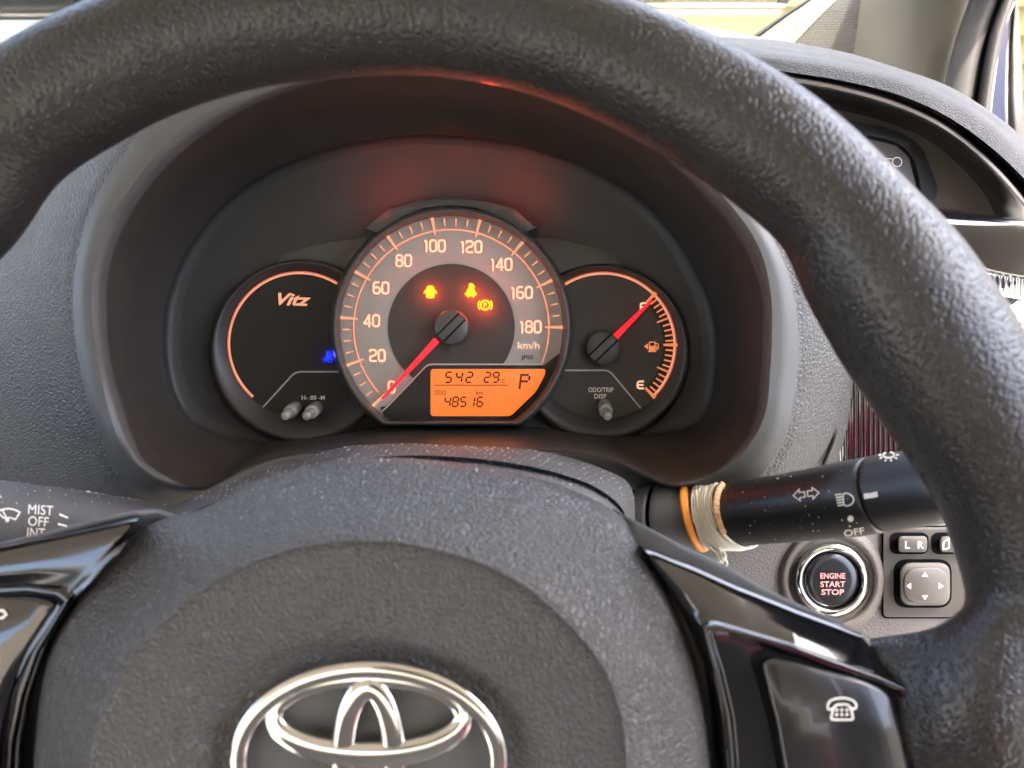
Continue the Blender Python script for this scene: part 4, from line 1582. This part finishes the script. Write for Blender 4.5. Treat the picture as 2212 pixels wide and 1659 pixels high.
k3 = np.hanning(19)
k3 /= k3.sum()
for r_ in (rK, rD):
    v_ = r_[:, :2] - PC_
    L_ = np.linalg.norm(v_, axis=1)
    Ls = np.convolve(np.concatenate([L_[-30:], L_, L_[:30]]), k3, 'same')[30:-30]
    r_[:, :2] = np.array(PC_) + v_ / L_[:, None] * Ls[:, None]
m = MB()
back = rE.copy()
back[:, 2] += .016
rows = [back, rE + [0, 0, .003]]
m.grid([Wn(r) for r in rows])
shoulder = []
for s in np.linspace(0, 1, 16):
    r = rE * (1 - s) + rK * s
    r[:, 2] = rK[:, 2] + (rE[:, 2] + .003 * (s < .01) - rK[:, 2]) * (1 - s) ** 1.25
    shoulder.append(Wn(r))
m.grid(shoulder)


def toward(r, k, d):
    q = r.copy()
    q[:, :2] = np.array(PC_) + (r[:, :2] - PC_) * k
    q[:, 2] = d
    return q


inn_rows = [rK, toward(rK, .985, .1800)]
for s in (.25, .5, .75, 1.0):
    q = toward(rK, .985, .1800) * (1 - s) + rD * s
    q[:, 2] = .1800 + (.1838 - .1800) * s ** .9
    inn_rows.append(q)
dish = [toward(rD, .95, .1846), toward(rD, .88, .1858), toward(rD, .78, .1864), toward(rD, .4, .1866), toward(rD, .05, .1866)]
rows = smooth_rows([Wn(r) for r in inn_rows + dish], 3)
m.grid(rows)
m.cap(rows[-1])
pad = m.build('airbag_pad', M['pad'], sw, angle=28)

# emblem: three chrome ovals
emb = MB()


def oval(cx, cy, a, b, w_, h_, d, n=96, wb=None):
    t = np.linspace(0, 2 * np.pi, n, endpoint=False)
    Pm = [W(cx + a * math.cos(x), cy + b * math.sin(x), d) for x in t]
    wid = w_ + ((wb or w_) - w_) * (np.sin(t) * .5 + .5) ** 2
    rad = wid * d / F
    emb.tube(Pm, rad, 28, closed=True, sx=1.0, sy=h_, sq=.62)


oval(796, 1640, 281, 195, 19, .62, .1818)
emblem = emb.build('emblem', M['chrome'], sw, angle=80, label='chrome emblem of three interlaced ovals')
emb = MB()
oval(796, 1548, 204, 82, 17, .55, .1820, wb=29)
emb.build('oval', M['chrome'], emblem, angle=80)
emb = MB()
oval(796, 1640, 56, 152, 24, .45, .1816)
emb.build('oval', M['chrome'], emblem, angle=80)
m = MB()
m.grid([Wn(circ(796, 1640, 285, .1885, 96, 198)), Wn(circ(796, 1640, 283, .1852, 96, 196))])
m.cap(Wn(circ(796, 1640, 283, .1852, 96, 196)))
m.build('emblem_backing', M['lip'], sw)

# gloss spoke trims
TR0 = [(1374, 1174), (1428, 1194), (1501, 1223), (1595, 1265), (1723, 1315), (1808, 1346), (1865, 1368), (1902, 1406), (1942, 1440), (1995, 1483), (2008, 1573), (2015, 1659), (2020, 1750), (2000, 1900), (1800, 2000), (1650, 2000), (1562, 1900),
       (1554, 1750), (1551, 1659), (1541, 1556), (1521, 1440), (1492, 1366), (1458, 1300), (1424, 1240), (1395, 1200)]
TR1 = [(1520, 1352), (1560, 1354), (1620, 1370), (1720, 1398), (1800, 1428), (1900, 1463), (1955, 1487), (1983, 1520), (1997, 1580), (2004, 1659), (2008, 1750), (1985, 1880), (1800, 1970), (1660, 1970), (1592, 1880), (1579, 1750), (1573, 1659), (1560, 1540), (1541, 1440), (1526, 1385)]
TL0 = [(367, 1107), (298, 1138), (238, 1193), (198, 1238), (168, 1285), (128, 1350), (92, 1425), (67, 1510), (52, 1600), (46, 1750), (-50, 1950), (-250, 1950), (-420, 1800), (-420, 1450), (-300, 1262), (-150, 1208), (0, 1180), (100, 1161), (200, 1140), (300, 1116)]
TL1 = [(150, 1292), (128, 1276), (60, 1267), (-20, 1272), (-150, 1292), (-280, 1335), (-330, 1450), (-330, 1750), (-200, 1850), (-50, 1850), (15, 1750), (25, 1600), (48, 1500), (82, 1405), (125, 1335)]
for t0, t1, ctr, nm in ((TR0, TR1, (1740, 1560), 'right'), (TL0, TL1, (-60, 1480), 'left')):
    def dense(pts):
        return np.array([(1 - t) * np.array(a) + t * np.array(b) for a, b in zip(pts, pts[1:] + pts[:1]) for t in np.linspace(0, 1, 8, endpoint=False)])

    def pring(pts, d, n=360):
        q = dense(pts)
        a = np.arctan2(q[:, 1] - ctr[1], q[:, 0] - ctr[0])
        r = np.hypot(q[:, 0] - ctr[0], q[:, 1] - ctr[1])
        o = np.argsort(a)
        tt_ = np.linspace(-np.pi, np.pi, n, endpoint=False)
        rr2 = np.interp(tt_, np.concatenate([a[o] - 2 * np.pi, a[o], a[o] + 2 * np.pi]), np.tile(r[o], 3))
        return np.stack([ctr[0] + rr2 * np.cos(tt_), ctr[1] + rr2 * np.sin(tt_), np.full(n, d)], 1)
    a0, a1 = pring(t0, .1965 if nm == 'right' else .1915), pring(t1, .1872)
    if nm == 'left':                         # the wiper side spoke turns away from the driver
        a0[:, 2] += .16 * np.maximum(370 - a0[:, 0], 0) / F * .19
        a1[:, 2] += .16 * np.maximum(370 - a1[:, 0], 0) / F * .19

    def inset(r, k, dz):
        q = r.copy()
        v_ = r[:, :2] - ctr
        L_ = np.linalg.norm(v_, axis=1)[:, None]
        q[:, :2] = ctr + v_ * (1 - k / L_)
        q[:, 2] = r[:, 2] + dz
        return q
    bevel = a0 * .5 + a1 * .5
    bevel[:, 2] -= .0008 if nm == 'right' else .0019
    m = MB()
    m.grid([Wn(a0 + [0, 0, .012]), Wn(a0)])
    m.grid(smooth_rows([Wn(a0), Wn(inset(a0, 5, -.0018)), Wn(bevel), Wn(a1 * .93 + a0 * .07 + [0, 0, .0004])], 5))
    rows = smooth_rows([Wn(a1 * .93 + a0 * .07 + [0, 0, .0004]), Wn(a1 + [0, 0, -.0004]), Wn(inset(a1, 12, -.0004)), Wn(inset(a1, 24, .0008)), Wn(inset(a1, 34, .0010))], 5)
    m.grid(rows)
    m.cap(rows[-1])
    tr = m.build('spoke_trim', M['gloss'], sw, angle=40, label='glossy black trim of the %s spoke' % ('phone' if nm == 'right' else 'wiper stalk side'))
    if nm == 'right':
        GB = [(1624, 1420), (1640, 1408), (1680, 1412), (1780, 1438), (1898, 1474), (1935, 1500), (1948, 1540), (1962, 1600), (1985, 1760), (1960, 1860), (1760, 1880), (1712, 1800), (1680, 1659), (1660, 1560), (1636, 1470)]
        m = MB()
        m.plate(GB, .1878, .004, 0, True)
        m.build('switch_gap', M['void'], sw)
        GB2 = [(1648, 1432), (1664, 1422), (1690, 1424), (1776, 1446), (1890, 1480), (1922, 1503), (1935, 1545), (1950, 1600), (1970, 1760), (1945, 1845), (1765, 1865), (1722, 1790), (1694, 1659), (1676, 1560), (1654, 1470)]
        m = MB()
        m.plate(GB2, .1852, .006, 9, True)
        pb = m.build('phone_switch', M['gloss_soft'], sw, angle=50)
        ph_ = [stroke(rounded([(1786, 1523), (1791, 1512), (1806, 1507), (1824, 1506), (1843, 1512), (1849, 1522), (1846, 1530), (1838, 1530), (1838, 1526)], 6), 3.4),
               stroke([(1786, 1523), (1788, 1531), (1795, 1531), (1797, 1527)], 3.2),
               stroke(rounded([(1798, 1531), (1804, 1521), (1830, 1520), (1837, 1530), (1842, 1553), (1793, 1553)], 6, True), 3.4, True)]
        for ix in range(3):
            for iy in range(2):
                ph_.append(disc2d(1806 + ix * 11, 1532 + iy * 10, 3, 8))
        v, f = join2d(ph_)
        print_on(bvh(pb), v, f).build('phone_mark', M['white'], pb, smooth=False)
    else:
        GL = [(118, 1306), (60, 1290), (-60, 1296), (-220, 1340), (-270, 1450), (-270, 1720), (-150, 1800), (-50, 1790), (-10, 1700), (0, 1600), (22, 1500), (55, 1410), (96, 1345)]
        m = MB()
        m.plate([(a_, b_, .1868 + .16 * max(370 - a_, 0) / F * .19) for a_, b_ in GL], None, .005, 8, True)
        asw = m.build('audio_switch', M['gloss'], sw, angle=50)
        v, f = join2d([stroke([(-4, 1318), (10, 1318), (16, 1326), (8, 1334), (-6, 1334)], 5, True)])
        print_on(bvh(asw), v, f).build('switch_mark', M['white'], asw, smooth=False)

# ================================================================== dust on the surfaces
dm_ = MB()
rnd = random.Random(11)


def sprinkle(ob, n, test, s0, s1):
    me = ob.data
    o3 = root_loc(ob)
    tri = []
    wts = []
    for p in me.polygons:
        c = np.array(p.center) + o3
        q = c - CAM
        d = q @ AF
        px, py = CX + F * (q @ AX) / d, CY - F * (q @ AU) / d
        if test(px, py) and np.array(p.normal) @ q < 0:
            tri.append(p)
            wts.append(p.area)
    if not tri:
        return
    for p in rnd.choices(tri, wts, k=n):
        vs = [np.array(me.vertices[i].co) + o3 for i in p.vertices]
        k = [rnd.random() ** .7 for _ in vs]
        s = sum(k)
        c = sum(v_ * w_ / s for v_, w_ in zip(vs, k))
        nn = np.array(p.normal)
        r = s0 + (s1 - s0) * rnd.random() ** 3
        a = rnd.random() * 6.28
        t1 = np.cross(nn, [math.cos(a), math.sin(a), .3])
        t1 /= np.linalg.norm(t1)
        t2 = np.cross(nn, t1)
        e = 1 + rnd.random() * (2.5 if rnd.random() < .25 else .5)
        dm_.add([c + t1 * r * e, c + t2 * r, c - t1 * r * e, c - t2 * r, c + nn * r * 1.3], [(0, 1, 4), (1, 2, 4), (2, 3, 4), (3, 0, 4)])


sprinkle(cover, 2200, lambda x, y: 420 < x < 1370 and y < 1080, .00005, .00021)
sprinkle(body, 90, lambda x, y: 1550 < x < 1850, .00010, .00026)
sprinkle(pad, 260, lambda x, y: 300 < x < 1400 and y < 1120, .00008, .00018)
sprinkle(wbody, 60, lambda x, y: 0 < x < 420 and y < 1090, .00010, .00030)
du = tag(dm_.build('dust', M['dust'], smooth=False), 'pale dust specks on the column cover and stalks', 'dust')
du["kind"] = "stuff"
